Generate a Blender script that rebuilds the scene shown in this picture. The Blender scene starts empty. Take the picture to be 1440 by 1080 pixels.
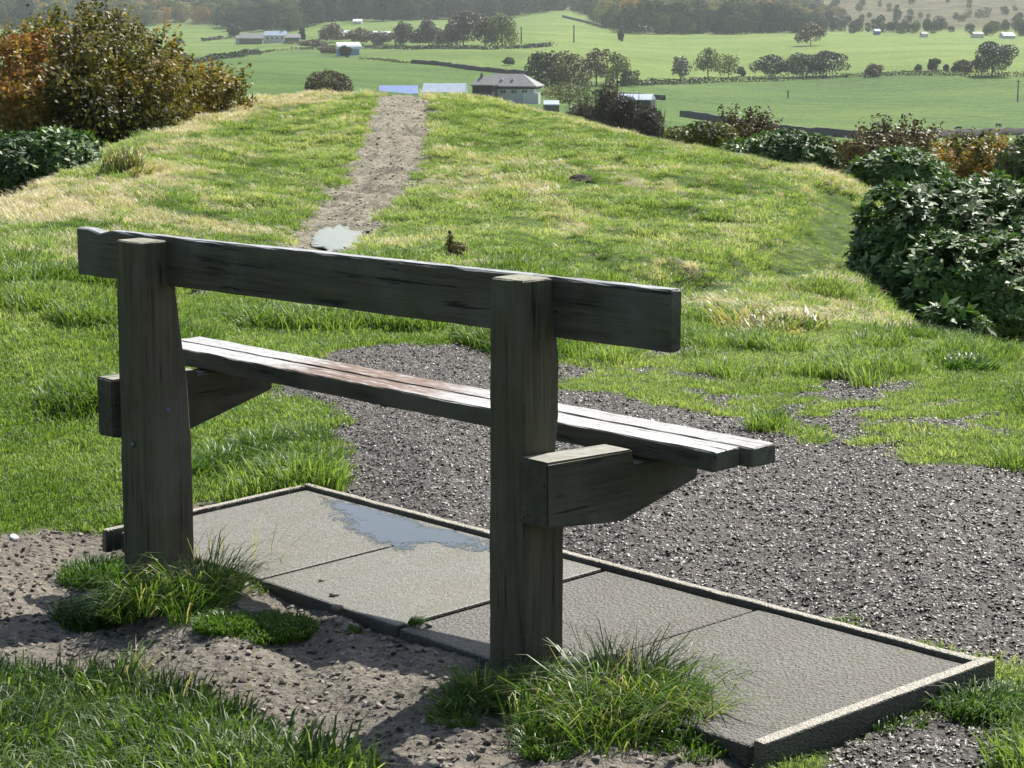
HAZE = .00008; EXPOSURE = 0.85
import bpy, bmesh, math, random
import numpy as np
from mathutils import Vector, Matrix
C = bpy.context.scene.collection
R = math.radians
rng = np.random.default_rng(7)
random.seed(7)

# ------------------------------------------------------------------ camera model (pixels of the 1440x1080 photograph)
F, PITCH, H = 3013.19, .16897, 1.28174
cp, sp = math.cos(PITCH), math.sin(PITCH)
def ray(px, py):
    X = (px-720)/F; Z = -(py-540)/F
    return np.array([X, cp+Z*sp, -sp+Z*cp])
def az_tan(px, py):
    d = ray(px, py); h = math.hypot(d[0], d[1])
    return math.atan2(d[0], d[1]), d[2]/h
def project(x, y, z):
    z = z-H
    yc = y*cp-z*sp; zc = y*sp+z*cp
    yc = np.maximum(yc, 1e-3)
    return 720+F*x/yc, 540-F*zc/yc

# ------------------------------------------------------------------ noise
def _hash(ix, iy, s):
    h = (ix.astype(np.int64)*374761393+iy.astype(np.int64)*668265263+s*1442695041) & 0x7fffffff
    h = ((h ^ (h >> 13))*1274126177) & 0x7fffffff
    return ((h ^ (h >> 16)) & 0xffff)/65535.0
def vnoise(x, y, s=0):
    x = np.asarray(x, float); y = np.asarray(y, float)
    ix = np.floor(x); iy = np.floor(y); fx = x-ix; fy = y-iy
    fx = fx*fx*(3-2*fx); fy = fy*fy*(3-2*fy)
    a = _hash(ix, iy, s); b = _hash(ix+1, iy, s); c = _hash(ix, iy+1, s); d = _hash(ix+1, iy+1, s)
    return (a*(1-fx)+b*fx)*(1-fy)+(c*(1-fx)+d*fx)*fy
def fbm(x, y, s=0, o=4):
    r = 0; a = .5; t = 0
    for i in range(o):
        r = r+a*vnoise(x*2**i+13.7*i, y*2**i-7.1*i, s+i); t += a; a *= .5
    return r/t-.5

# ------------------------------------------------------------------ terrain: control points
SX, SY, SYAW = -.56767, 5.78741, .90666
def slab_z(x, y): return .06397*(x+.568)+.01478*(y-5.787)
near = [(-.92,5.06,-.11),(-1.4,5.1,-.10),(-1.07,4.3,-.09),(-.4,4.35,-.05),(-.05,4.02,-.01),(.02,3.7,-.02),(-.37,3.6,-.05),
 (-.9,3.7,-.08),(0,3,-.02),(1,3,0),(-1,3,-.05),(.6,3.6,0),(1.0,4.05,.022),(.60,3.60,.012),(.8,3.8,.018),(1.35,4.4,.02),(.92,4.8,.06),(.3,5.22,.035),
 (-.2,5.62,.003),(-.62,5.95,-.025),(-.95,5.6,-.06),(-1.6,6,-.06),(0,7,.01),(1,6.5,.05),(1.8,7,.05),(-1.2,7.5,-.03),(-2,8,-.04),
 (0,2.4,0),(1,2.4,0),(-1,2.4,-.03),(0,1.6,0),(.9,1.6,0),(-.9,1.6,0)]
for a in (.3, .9, 1.5, 2.1):
    for b in (-.15, -.42):
        x = SX+a*math.cos(SYAW)+b*math.sin(SYAW); y = SY+b*math.cos(SYAW)-a*math.sin(SYAW)
        near.append((x, y, slab_z(x, y)-.05))
for a, dz in ((.3,-.025),(.65,-.010),(1.1,-.010),(1.5,-.012),(1.9,-.018),(2.25,-.024)):
    x = SX+a*math.cos(SYAW)-.62*math.sin(SYAW); y = SY-.62*math.cos(SYAW)-a*math.sin(SYAW)
    near.append((x, y, slab_z(x, y)+dz))
ctl = []   # (px, py, D)
ctl += [(720,480,8.5),(950,470,9.3),(1100,470,9.5),(1300,500,8.4),(1440,505,9.3),(0,430,9.3),(150,425,9.4),(720,440,9.9),(400,430,10),
 (100,360,12.5),(0,340,14),(200,280,19),(300,220,25),(400,170,31),(600,400,11.5),(480,330,17),(540,230,24),(565,129,38),
 (430,127,37),(360,133,36),(290,150,34),(235,172,31),(180,195,29),(90,243,24),(0,285,20),
 (640,127,36.5),(700,136,36),(800,157,35),(870,177,34),(960,197,32),(1040,212,31),(1100,232,29),(1170,242,28),(1220,270,26),
 (1215,330,20),(1200,400,15),(1270,462,12.3),(1345,482,11),(1000,380,14),(900,300,19),(800,220,25),(700,170,31),(1050,300,20),(1130,330,18),(700,300,18.5),
 (640,350,14.5),(820,370,14)]
drop = []
for th in (-.28,-.18,-.08,.02,.12,.2,.28):
    drop += [(th,62,-6.5),(th,100,-11),(th,200,-16 if th < .05 else -19)]
drop += [(-.24,34,-1.9),(-.2,42,-2.6),(-.24,26,-1.2),(.24,20,-2.0),(.24,30,-2.6),(.2,36,-2.6),(.16,40,-2.6),(.1,44,-2.5),(-.06,46,-1.8),(.0,46,-1.8),(-.13,46,-2.4),(.24,14,-1.0),(.2,16,-1.15),(.24,45,-4)]
ctl += [(1440,200,480),(1200,192,480),(1000,186,450),(800,160,430),(1200,172,560),(1430,150,640),(1200,106,800),(1400,106,800),(950,116,740),
 (1100,50,1300),(900,52,1300),(1400,52,1300),(1200,75,1000),(720,138,540),(560,140,420),(300,140,420),(100,140,450),(450,105,620),(650,97,750),(740,103,720),
 (800,80,860),(600,70,980),(700,66,1000),(480,76,1050),(330,82,900),(250,93,800),(380,62,1300),(290,60,1350),(250,40,1700),(560,34,1500),(700,34,1500),
 (790,18,1700),(850,40,1450),(450,38,1500),(100,60,1300),(60,30,1800),(0,100,900)]
for px in (-60, 120, 300, 480, 660, 840, 1020, 1200, 1380, 1500):
    ctl += [(px,8,2100),(px,-40,2700),(px,-100,4000)]
pts = []
for x, y, z in near:
    D = math.hypot(x, y); pts.append((math.atan2(x, y), math.log(D), z/D))
for px, py, D in ctl:
    th, t = az_tan(px, py); pts.append((th, math.log(D), (H+D*t)/D))
for th, D, z in drop: pts.append((th, math.log(D), z/D))
P = np.array(pts); KT = 6.0
def _phi(r2): return .5*r2*np.log(r2+1e-12)
A0 = np.stack([P[:, 0]*KT, P[:, 1]], 1)
n = len(P)
K = _phi(((A0[:, None]-A0[None])**2).sum(-1))+np.eye(n)*2e-4
Pm = np.concatenate([np.ones((n, 1)), A0], 1)
M = np.block([[K, Pm], [Pm.T, np.zeros((3, 3))]])
sol = np.linalg.solve(M, np.concatenate([P[:, 2], np.zeros(3)]))
def zbase(x, y):
    x = np.atleast_1d(np.asarray(x, float)); y = np.atleast_1d(np.asarray(y, float))
    shp = x.shape; x = x.ravel(); y = y.ravel()
    th = np.arctan2(x, y); D = np.maximum(np.hypot(x, y), 1.5)
    at = np.abs(th); tc = np.sign(th)*np.minimum(at, .29)
    k = np.clip((at-.6)/(math.pi-.6), 0, 1); tc = tc*(1-k)
    q = np.stack([tc*KT, np.log(D)], 1); out = np.empty(len(x))
    for i in range(0, len(x), 20000):
        b = q[i:i+20000]
        r2 = ((b[:, None]-A0[None])**2).sum(-1)
        out[i:i+20000] = _phi(r2)@sol[:n]+sol[n]+b@sol[n+1:]
    return (out*D).reshape(shp)
TROD = None
def zf(x, y):
    x = np.atleast_1d(np.asarray(x, float)); y = np.atleast_1d(np.asarray(y, float))
    z = zbase(x, y); D = np.hypot(x, y)
    hum = np.clip((D-9)/4, 0, 1)*np.clip((90-D)/40, 0, 1)
    z = z-.05*hum-.09*np.clip((D-27)/5, 0, 1)*np.clip((60-D)/10, 0, 1)+hum*(.13*fbm(x*.9, y*.9, 3, 3)+.12*fbm(x*2.4, y*2.4, 5, 2)+.10*fbm(x*5.5, y*5.5, 6, 2))
    z = z+.012*np.clip((12-D)/4, 0, 1)*fbm(x*4, y*4, 8, 4)
    if TROD is not None: z = z-.14*trod(x, y)*(D > 8)*(D < 60)
    z = z+np.clip((D-300)/200, 0, 1)*(4.2*fbm(x/95, y/150, 11, 3))
    return z
def hit(px, py, dmin=3.0, dmax=4200):
    d = ray(px, py); h = math.hypot(d[0], d[1])
    D = np.exp(np.linspace(math.log(dmin), math.log(dmax), 900)); t = D/h
    zr = H+t*d[2]; zg = zf(t*d[0], t*d[1])
    k = np.nonzero(zg > zr)[0]
    if len(k) == 0: i = len(D)-1
    else: i = k[0]
    if i > 0 and len(k):
        a = (zr[i-1]-zg[i-1]); b = (zg[i]-zr[i]); w = a/(a+b+1e-9)
        tt = t[i-1]*(1-w)+t[i]*w
    else: tt = t[i]
    x, y = tt*d[0], tt*d[1]
    return float(x), float(y), float(zf(x, y)[0])
def at_dist(px, D):
    """ground point under the picture column px at distance D"""
    th, _ = az_tan(px, 200)
    x, y = D*math.sin(th), D*math.cos(th)
    return x, y, float(zf(x, y)[0])

# ------------------------------------------------------------------ world-space outlines of the ground zones
def poly_world(pp, dmin=3.0, z=None):
    out = []
    for px, py in pp:
        d = ray(px, py)
        if z is not None:
            t = (z-H)/d[2]; out.append((t*d[0], t*d[1]))
        else:
            out.append(hit(px, py, dmin)[:2])
    return np.array(out)
def sdist(poly, x, y):
    """signed distance, positive inside"""
    x = np.asarray(x, float); y = np.asarray(y, float)
    best = np.full(x.shape, 1e9); inside = np.zeros(x.shape, bool)
    m = len(poly)
    for i in range(m):
        ax, ay = poly[i]; bx, by = poly[(i+1) % m]
        dx, dy = bx-ax, by-ay; L = dx*dx+dy*dy+1e-12
        t = np.clip(((x-ax)*dx+(y-ay)*dy)/L, 0, 1)
        best = np.minimum(best, np.hypot(x-ax-t*dx, y-ay-t*dy))
        c = ((ay > y) != (by > y)) & (x < (bx-ax)*(y-ay)/(by-ay+1e-12)+ax)
        inside ^= c
    return np.where(inside, best, -best)
def sm(v, a, b): 
    t = np.clip((v-a)/(b-a), 0, 1); return t*t*(3-2*t)
gravel_poly = poly_world([(300,720),(432,690),(452,640),(462,600),(440,575),(370,562),(420,520),(460,492),(560,482),(690,488),(790,535),(860,560),(960,568),(1080,592),(1200,612),(1300,640),(1460,662),(1700,690),
  (1700,880),(1450,955),(1400,940),(1368,925),(900,860),(432,740)])
gravel2_poly = poly_world([(1180,1045),(1300,1010),(1470,1030),(1470,1200),(1100,1200)])
soil_poly = poly_world([(-60,765),(60,745),(190,735),(300,700),(500,760),(760,940),(1080,1062),(1000,1200),(470,1200),(430,1112),(345,1052),(250,1010),(130,980),(0,968),(-60,968)])
thin_poly = poly_world([(700,480),(800,470),(1000,490),(1200,520),(1460,600),(1700,640),(1700,690),(1460,664),(1200,612),(960,568),(790,545)])   # thin grass on the gravel
path_poly = np.array([hit(*q, 3.5)[:2] for q in [(383,352),(415,322),(440,296),(462,262),(488,226),(508,186),(526,150),(536,133),(612,133),(610,160),(606,190),(596,235),(580,272),(550,298),(524,325),(520,352)]])
track_poly = np.array([hit(*q, 3.5)[:2] for q in [(-60,404),(60,404),(165,408),(260,398),(383,352),(520,352),(400,395),(260,430),(160,441),(-60,440)]])
path_poly[7] = (path_poly[7][0]*1.12, path_poly[7][1]*1.12); path_poly[8] = (path_poly[8][0]*1.12, path_poly[8][1]*1.12)
straw_polys = [np.array([hit(*q, 3.5)[:2] for q in pp]) for pp in (
  [(230,172),(300,140),(370,132),(520,131),(500,145),(400,150),(300,180),(240,200)],
  [(-60,270),(60,255),(120,270),(180,225),(260,240),(120,310),(-60,330)],
  [(-60,345),(140,330),(210,350),(200,372),(-60,375)],
  [(955,420),(1040,395),(1090,365),(1150,380),(1210,420),(1290,470),(1200,484),(1050,478),(950,462)],
  [(1350,470),(1470,470),(1470,520),(1400,510)],
  [(600,200),(720,240),(860,300),(820,330),(700,270),(600,230)],
  [(1130,240),(1230,270),(1215,330),(1190,300),(1140,262)],
)]
trod_line = np.array([hit(*q, 6)[:2] for q in [(930,402),(1000,394),(1060,378),(1110,358),(1150,335),(1180,300),(1178,262)]])
def trod(x, y):
    best = np.full(np.shape(x), 1e9)
    for i in range(len(trod_line)-1):
        ax, ay = trod_line[i]; bx, by = trod_line[i+1]; dx, dy = bx-ax, by-ay
        t = np.clip(((x-ax)*dx+(y-ay)*dy)/(dx*dx+dy*dy), 0, 1); best = np.minimum(best, np.hypot(x-ax-t*dx, y-ay-t*dy))
    return 1-sm(best, .10, .45)
TROD = True
def zones(x, y):
    D = np.hypot(x, y)
    nz = fbm(x*3, y*3, 21, 4); nf = fbm(x*9, y*9, 25, 3)
    near_ = D < 14
    g = np.zeros_like(x); s = np.zeros_like(x)
    w = .07*nz*2+.06*nf*2
    g = np.maximum(sm(sdist(gravel_poly, x, y)+w+(.40*fbm(x*4.5, y*4.5, 28, 3)-.01)*((y > 5.7) & (x > -.3)), -.04, .05), sm(sdist(gravel2_poly, x, y)+w, -.03, .05))
    thin = sm(sdist(thin_poly, x, y)+w, -.15, .2)
    g = np.maximum(g, thin*sm(nz+nf*1.1, -.03, .10))
    g = g*(D < 14)
    s = sm(sdist(soil_poly, x, y)+w*.6, -.03, .04)*(D < 9)*(1-g)
    p = sm(sdist(path_poly, x, y)+w*1.5+.5*np.minimum(fbm(x*1.3, y*1.3, 44, 3), .05), -.14, .05)*(D > 8)
    p = np.maximum(p, sm(sdist(track_poly, x, y)+w*.9-.03, -.05, .12))*(D > 7)
    st = np.zeros_like(x)
    for q in straw_polys: st = np.maximum(st, sm(sdist(q, x, y)+1.2*fbm(x*1.2, y*1.2, 31, 3), -.25, .45))
    st = np.maximum(st, .6*sm(fbm(x*.55, y*.35, 35, 4)+.6*fbm(x*2.2, y*2.2, 38, 2), .07, .24)*sm(D, 11, 14)*(D < 60))
    crest = sm(D, 29.5, 33)*(D < 60)*sm(x, .2, 2); st = np.maximum(st, .75*crest)
    return g, s, p, st*(1-g)*(D < 70)*(1-trod(x, y))
# ------------------------------------------------------------------ helpers: meshes, tags, materials
def np_mesh(name, V, faces_list, mats=(), tint=None, smooth=False, fmat=None):
    """faces_list: list of int arrays (m,k)"""
    me = bpy.data.meshes.new(name)
    V = np.asarray(V, np.float32)
    me.vertices.add(len(V)); me.vertices.foreach_set('co', V.ravel())
    loops = np.concatenate([f.ravel() for f in faces_list]).astype(np.int32)
    sizes = np.concatenate([np.full(len(f), f.shape[1]) for f in faces_list])
    me.loops.add(len(loops)); me.loops.foreach_set('vertex_index', loops)
    me.polygons.add(len(sizes))
    st = np.concatenate([[0], np.cumsum(sizes)[:-1]]).astype(np.int32)
    me.polygons.foreach_set('loop_start', st)
    try: me.polygons.foreach_set('loop_total', sizes.astype(np.int32))
    except Exception: pass
    if smooth: me.polygons.foreach_set('use_smooth', np.ones(len(sizes), bool))
    if fmat is not None: me.polygons.foreach_set('material_index', np.asarray(fmat, np.int32))
    for m in mats: me.materials.append(m)
    if tint is not None:
        a = me.attributes.new('tint', 'FLOAT', 'FACE'); a.data.foreach_set('value', np.asarray(tint, np.float32))
    me.update(calc_edges=True); me.validate()
    return me
def tag(o, label=None, cat=None, group=None, kind=None):
    if label: o['label'] = label
    if cat: o['category'] = cat
    if group: o['group'] = group
    if kind: o['kind'] = kind
    return o
def link(name, me, parent=None, loc=None, mods=None):
    o = bpy.data.objects.new(name, me); C.objects.link(o)
    if parent: o.parent = parent
    if loc is not None: o.location = loc
    return o
def empty(name, loc=(0, 0, 0), rz=0):
    o = bpy.data.objects.new(name, None); C.objects.link(o); o.location = loc; o.rotation_euler = (0, 0, rz); o.empty_display_size = .2
    return o
def kids(o, allo):
    return [c for c in allo if c.parent == o]
def copy_tree(o, loc=None, rz=None, scale=None, **t):
    allo = list(C.objects)
    def rec(a, par):
        c = a.copy(); C.objects.link(c); c.parent = par
        for k in kids(a, allo): rec(k, c)
        return c
    r = rec(o, None)
    if loc is not None: r.location = loc
    if rz is not None: r.rotation_euler = (0, 0, rz)
    if scale is not None: r.scale = scale if hasattr(scale, '__len__') else (scale,)*3
    tag(r, **t); return r

class NT:
    def __init__(s, name):
        s.m = bpy.data.materials.new(name); s.m.use_nodes = True; s.t = s.m.node_tree; s.t.nodes.clear()
    def n(s, typ, ins=None, **kw):
        nd = s.t.nodes.new(typ)
        for k, v in kw.items(): setattr(nd, k, v)
        for k, v in (ins or {}).items():
            i = nd.inputs[k]
            if isinstance(v, bpy.types.NodeSocket): s.t.links.new(v, i)
            else: i.default_value = v
        return nd
    def ramp(s, fac, stops):
        r = s.n('ShaderNodeValToRGB', {0: fac}); e = r.color_ramp.elements
        while len(e) < len(stops): e.new(.5)
        for i, (p, c) in enumerate(stops): e[i].position = p; e[i].color = (*c, 1) if len(c) == 3 else c
        return r.outputs[0]
    def noise(s, vec, sc, det=4, rough=.6, mscale=None):
        if mscale is not None: vec = s.n('ShaderNodeMapping', {0: vec, 3: mscale}).outputs[0]
        return s.n('ShaderNodeTexNoise', {'Vector': vec, 'Scale': sc, 'Detail': det, 'Roughness': rough}).outputs[0]
    def mix(s, f, a, b, mode='MIX'):
        nd = s.n('ShaderNodeMix', data_type='RGBA', blend_type=mode)
        for i, v in ((0, f), (6, a), (7, b)):
            if isinstance(v, bpy.types.NodeSocket): s.t.links.new(v, nd.inputs[i])
            else: nd.inputs[i].default_value = v if i == 0 else ((*v, 1) if len(v) == 3 else v)
        return nd.outputs[2]
    def math(s, op, a, b=0.0, c=0.0):
        return s.n('ShaderNodeMath', {0: a, 1: b, 2: c}, operation=op).outputs[0]
    def sstep(s, v, a, b):
        return s.n('ShaderNodeMapRange', {0: v, 1: a, 2: b}, interpolation_type='SMOOTHSTEP').outputs[0]
    def attr(s, name, typ='GEOMETRY'):
        return s.n('ShaderNodeAttribute', attribute_name=name, attribute_type=typ)
    def out(s, sh, disp=None):
        o = s.n('ShaderNodeOutputMaterial', {0: sh}); return s.m
    def bump(s, h, strength=.5, dist=.01):
        return s.n('ShaderNodeBump', {'Height': h, 'Strength': strength, 'Distance': dist}).outputs[0]

def leaf_mat(name, stops, trans=.35, rough=.5, spec=.3, tint_type='GEOMETRY', noise_sc=0.0, transcol=None, haze=None):
    """foliage: the attribute tint picks the colour; part of the light passes through"""
    m = NT(name)
    a = m.attr('tint', tint_type).outputs['Fac']
    if noise_sc:
        co = m.n('ShaderNodeTexCoord').outputs['Object']
        a = m.math('ADD', m.math('MULTIPLY', a, .6), m.math('MULTIPLY', m.noise(co, noise_sc, 2), .4))
    col = m.ramp(a, stops)
    p = m.n('ShaderNodeBsdfPrincipled', {'Base Color': col, 'Roughness': rough, 'Specular IOR Level': spec})
    tc = m.mix(1.0, col, transcol or (1.0, 1.15, .55), 'MULTIPLY')
    tr = m.n('ShaderNodeBsdfTranslucent', {'Color': tc})
    return m.out(m.n('ShaderNodeMixShader', {0: trans, 1: p.outputs[0], 2: tr.outputs[0]}).outputs[0])
def plain(name, col, rough=.8, noise_amt=.25, sc=6, bump=.2, metallic=0, spec=.4, col2=None):
    m = NT(name); co = m.n('ShaderNodeTexCoord').outputs['Object']
    nz = m.noise(co, sc, 5, .65)
    c2 = col2 or tuple(c*(1-noise_amt) for c in col); c1 = tuple(min(1, c*(1+noise_amt)) for c in col)
    cc = m.ramp(nz, [(.3, c2), (.7, c1)])
    p = m.n('ShaderNodeBsdfPrincipled', {'Base Color': cc, 'Roughness': rough, 'Metallic': metallic, 'Specular IOR Level': spec, 'Normal': m.bump(nz, bump, .02)})
    return m.out(p.outputs[0])

# ------------------------------------------------------------------ materials
def wood_mat(name, axis, dark, mid, lichen=.5, rough=.75, light=None, patch=False, top_rough=None):
    m = NT(name); co = m.n('ShaderNodeTexCoord').outputs['Object']
    ms = [26, 26, 26]; ms[axis] = 1.6
    g = m.noise(co, 1.0, 6, .7, ms); ms2 = [90, 90, 90]; ms2[axis] = 5
    g2 = m.noise(co, 1.0, 3, .6, ms2)
    b = m.noise(co, 7, 4, .6)
    f = m.math('ADD', m.math('MULTIPLY', g, .65), m.math('MULTIPLY', g2, .35))
    col = m.ramp(f, [(.32, dark), (.56, mid), (.75, tuple(c*1.5 for c in mid))])
    col = m.mix(m.math('MULTIPLY', m.sstep(b, .42, .68), .55), col, (.055, .065, .028))       # green algae
    col = m.mix(m.math('MULTIPLY', m.sstep(m.noise(co, 3.1, 4, .6), .46, .64), .6), col, (.12, .115, .10))  # bleached patches
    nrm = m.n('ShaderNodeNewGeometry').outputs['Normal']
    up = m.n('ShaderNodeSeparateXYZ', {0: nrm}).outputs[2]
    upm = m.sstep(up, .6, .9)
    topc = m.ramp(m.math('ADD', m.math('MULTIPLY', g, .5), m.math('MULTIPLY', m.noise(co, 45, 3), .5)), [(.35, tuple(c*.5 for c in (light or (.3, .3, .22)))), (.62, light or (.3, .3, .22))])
    if patch:
        sx = m.n('ShaderNodeSeparateXYZ', {0: co})
        u = m.math('ADD', sx.outputs[0], m.math('MULTIPLY', m.math('SUBTRACT', m.noise(co, 9, 4, .7, (1, 3, 1)), .5), .5))
        k = m.math('MULTIPLY', m.sstep(u, -1.17, -1.03), m.math('SUBTRACT', 1.0, m.sstep(u, -.72, -.45)))
        k = m.math('MULTIPLY', k, m.sstep(m.noise(co, 22, 4, .7, (.6, 3, 1)), .3, .5))
        topc = m.mix(m.math('MULTIPLY', k, .9), topc, (.11, .05, .025))
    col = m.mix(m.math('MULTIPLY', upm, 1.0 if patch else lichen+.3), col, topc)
    crack = m.sstep(g2, .30, .38)
    col = m.mix(m.math('SUBTRACT', 1.0, crack), col, (.012, .01, .008))
    rr = m.math('ADD', rough-.12, m.math('MULTIPLY', b, .25))
    if top_rough: rr = m.n('ShaderNodeMapRange', {0: upm, 3: rough, 4: top_rough}).outputs[0]
    if patch: rr = m.math('ADD', m.n('ShaderNodeMapRange', {0: upm, 3: rough, 4: .32}).outputs[0], m.math('MULTIPLY', k, .35))
    hgt = m.math('ADD', m.math('MULTIPLY', f, 1.0), m.math('MULTIPLY', crack, .4))
    p = m.n('ShaderNodeBsdfPrincipled', {'Base Color': col, 'Roughness': rr, 'Specular IOR Level': .45, 'Normal': m.bump(hgt, .9, .009)})
    return m.out(p.outputs[0])
M = {}
M['post'] = wood_mat('post_wood', 2, (.018, .015, .009), (.088, .073, .047), .55)
M['plank'] = wood_mat('plank_wood', 0, (.018, .015, .011), (.078, .066, .050), .6, light=(.42, .43, .44), top_rough=.42)  # pale top colour paints in the bright sunlit strip along the backrest
M['arm'] = wood_mat('arm_wood', 1, (.016, .013, .010), (.056, .047, .034), .6, light=(.30, .30, .25))
M['seat'] = wood_mat('seat_wood', 0, (.025, .023, .020), (.07, .062, .052), .8, light=(.56, .54, .52), patch=True)  # weathered grey top, coloured paler still to paint in the wet sun glare
M['bolt'] = plain('bolt_steel', (.12, .14, .19), .45, .3, 40, .2, .8)
def ground_mat():
    m = NT('ground_surface'); co = m.n('ShaderNodeTexCoord').outputs['Object']
    z1 = m.attr('zone').outputs['Color']; z2 = m.attr('zone_far').outputs['Color']
    s1 = m.n('ShaderNodeSeparateColor', {0: z1}); s2 = m.n('ShaderNodeSeparateColor', {0: z2})
    g, s, st = s1.outputs[0], s1.outputs[1], s1.outputs[2]
    pa, far, moor = s2.outputs[0], s2.outputs[1], s2.outputs[2]
    n1 = m.noise(co, 4, 6, .7); n2 = m.noise(co, 55, 5, .7); n3 = m.noise(co, 1.1, 5, .6)
    n4 = m.noise(co, 170, 3, .7)
    vor = m.n('ShaderNodeTexVoronoi', {'Vector': co, 'Scale': 62.0, 'Randomness': 1.0}, feature='F1')
    green = m.ramp(n1, [(.3, (.025, .045, .010)), (.5, (.055, .095, .018)), (.72, (.095, .135, .03))])
    straw = m.ramp(n2, [(.3, (.16, .15, .075)), (.65, (.38, .34, .21))])
    col = m.mix(st, green, straw)
    soil = m.ramp(m.math('ADD', m.math('MULTIPLY', n2, .6), m.math('MULTIPLY', n3, .4)), [(.32, (.07, .06, .05)), (.5, (.165, .148, .122)), (.7, (.30, .27, .23))])
    grav = m.ramp(m.math('ADD', m.math('MULTIPLY', n4, .5), m.math('MULTIPLY', n2, .5)), [(.35, (.018, .015, .013)), (.52, (.058, .050, .043)), (.68, (.16, .145, .125))])
    path = m.ramp(m.math('ADD', m.math('MULTIPLY', m.noise(co, 16, 5, .75), .75), m.math('MULTIPLY', n1, .25)), [(.35, (.09, .08, .058)), (.52, (.22, .20, .15)), (.7, (.38, .35, .28))])
    col = m.mix(s, col, soil); col = m.mix(pa, col, path); col = m.mix(g, col, grav)
    # pasture far off
    fa = m.noise(co, .012, 6, .6, (1, 1.6, 1)); fb = m.noise(co, .09, 5, .65, (1, 2.2, 1)); fc = m.noise(co, .8, 4, .7)
    ff = m.math('ADD', m.math('ADD', m.math('MULTIPLY', fa, .5), m.math('MULTIPLY', fb, .3)), m.math('MULTIPLY', fc, .2))
    fd = m.noise(co, .35, 5, .75, (1, 2.5, 1)); ff = m.math('ADD', m.math('MULTIPLY', ff, .58), m.math('MULTIPLY', fd, .42))
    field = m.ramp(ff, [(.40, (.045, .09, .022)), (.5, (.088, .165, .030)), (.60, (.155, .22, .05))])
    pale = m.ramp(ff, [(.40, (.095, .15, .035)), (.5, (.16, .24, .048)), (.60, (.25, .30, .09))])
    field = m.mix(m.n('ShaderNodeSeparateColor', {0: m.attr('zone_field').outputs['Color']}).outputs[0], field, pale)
    mo = m.ramp(m.math('ADD', m.math('MULTIPLY', fb, .45), m.math('MULTIPLY', m.noise(co, .035, 6, .8, (1, 2, 1)), .55)), [(.43, (.022, .028, .012)), (.5, (.075, .08, .03)), (.57, (.19, .15, .07))])
    field = m.mix(moor, field, mo)
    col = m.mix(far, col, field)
    hard = m.math('MAXIMUM', g, s)
    hh = m.math('ADD', m.math('ADD', m.math('MULTIPLY', n2, .5), m.math('MULTIPLY', n4, .25)), m.math('MULTIPLY', vor.outputs[0], .35))
    bst = m.math('MULTIPLY', m.math('SUBTRACT', 1.0, far), .9)
    bn = m.n('ShaderNodeBump', {'Height': hh, 'Strength': bst, 'Distance': .02}).outputs[0]
    bn = m.n('ShaderNodeBump', {'Height': m.math('ADD', m.math('MULTIPLY', fb, 2.0), fc), 'Strength': m.math('MULTIPLY', far, .8), 'Distance': 2.2, 'Normal': bn}).outputs[0]
    rr = m.n('ShaderNodeMapRange', {0: g, 3: .9, 4: .72}).outputs[0]
    p = m.n('ShaderNodeBsdfPrincipled', {'Base Color': col, 'Roughness': rr, 'Specular IOR Level': m.n('ShaderNodeMapRange', {0: g, 3: .15, 4: .4}).outputs[0], 'Normal': bn})
    return m.out(p.outputs[0])
M['ground'] = ground_mat()

# ------------------------------------------------------------------ ground: one polar sheet to the horizon
th_a = np.linspace(-.30, .30, 420)
th_b = .30+np.cumsum(np.linspace(.004, .12, 46)); th_b = th_b[th_b < math.pi]
th = np.concatenate([-th_b[::-1], th_a, th_b])
th = np.concatenate([[-math.pi], th, [math.pi]]); th = np.unique(th)
lnD = np.concatenate([np.linspace(math.log(.4), math.log(2.9), 20)[:-1], np.linspace(math.log(2.9), math.log(12), 420)[:-1],
    np.linspace(math.log(12), math.log(62), 380)[:-1], np.linspace(math.log(62), math.log(4600), 330)])
TH, LD = np.meshgrid(th, lnD, indexing='ij')
X = np.exp(LD)*np.sin(TH); Y = np.exp(LD)*np.cos(TH)
Z = zf(X, Y)
D_ = np.hypot(X, Y)
zg, zs, zp, zst = zones(X, Y)
lump = (fbm(X*24, Y*24, 51, 3)*.022+fbm(X*60, Y*60, 55, 2)*.012)
Z = Z+np.where(D_ < 12, lump*(.8*zg+.9*zs), 0)-zp*.05*sm(D_, 8, 12)
Z = Z+sm(D_, 10, 13)*zp*(fbm(X*9, Y*9, 57, 3)*.05)
nt_, nr = TH.shape
idx = np.arange(nt_*nr).reshape(nt_, nr)
a = idx[:-1, :-1].ravel(); b = idx[:-1, 1:].ravel(); c = idx[1:, 1:].ravel(); d = idx[1:, :-1].ravel()
me = np_mesh('ground', np.stack([X.ravel(), Y.ravel(), Z.ravel()], 1), [np.stack([a, b, c, d], 1)], [M['ground']], smooth=True)
PX, PY = project(X, Y, Z)
farw = sm(D_, 52, 75)
moorw = sm(D_, 1300, 1500)*sm(PX+60*fbm(X/60, Y/60, 61, 3), 1080, 1180)*sm(-PY, -48, -34)
moorw = np.maximum(moorw, sm(D_, 1650, 1900)*.7)
def colattr(me, nm, r, g, b):
    at = me.color_attributes.new(nm, 'FLOAT_COLOR', 'POINT')
    at.data.foreach_set('color', np.stack([r, g, b, np.ones_like(r)], -1).astype(np.float32).ravel())
colattr(me, 'zone', zg.ravel(), zs.ravel(), zst.ravel())
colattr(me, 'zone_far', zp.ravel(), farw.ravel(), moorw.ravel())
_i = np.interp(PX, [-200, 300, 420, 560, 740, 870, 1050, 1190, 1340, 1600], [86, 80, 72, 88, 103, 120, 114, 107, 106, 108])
palew = sm(_i-PY, 0, 3)*(D_ > 400)*(.55+.45*sm(PX, 700, 800))
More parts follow.
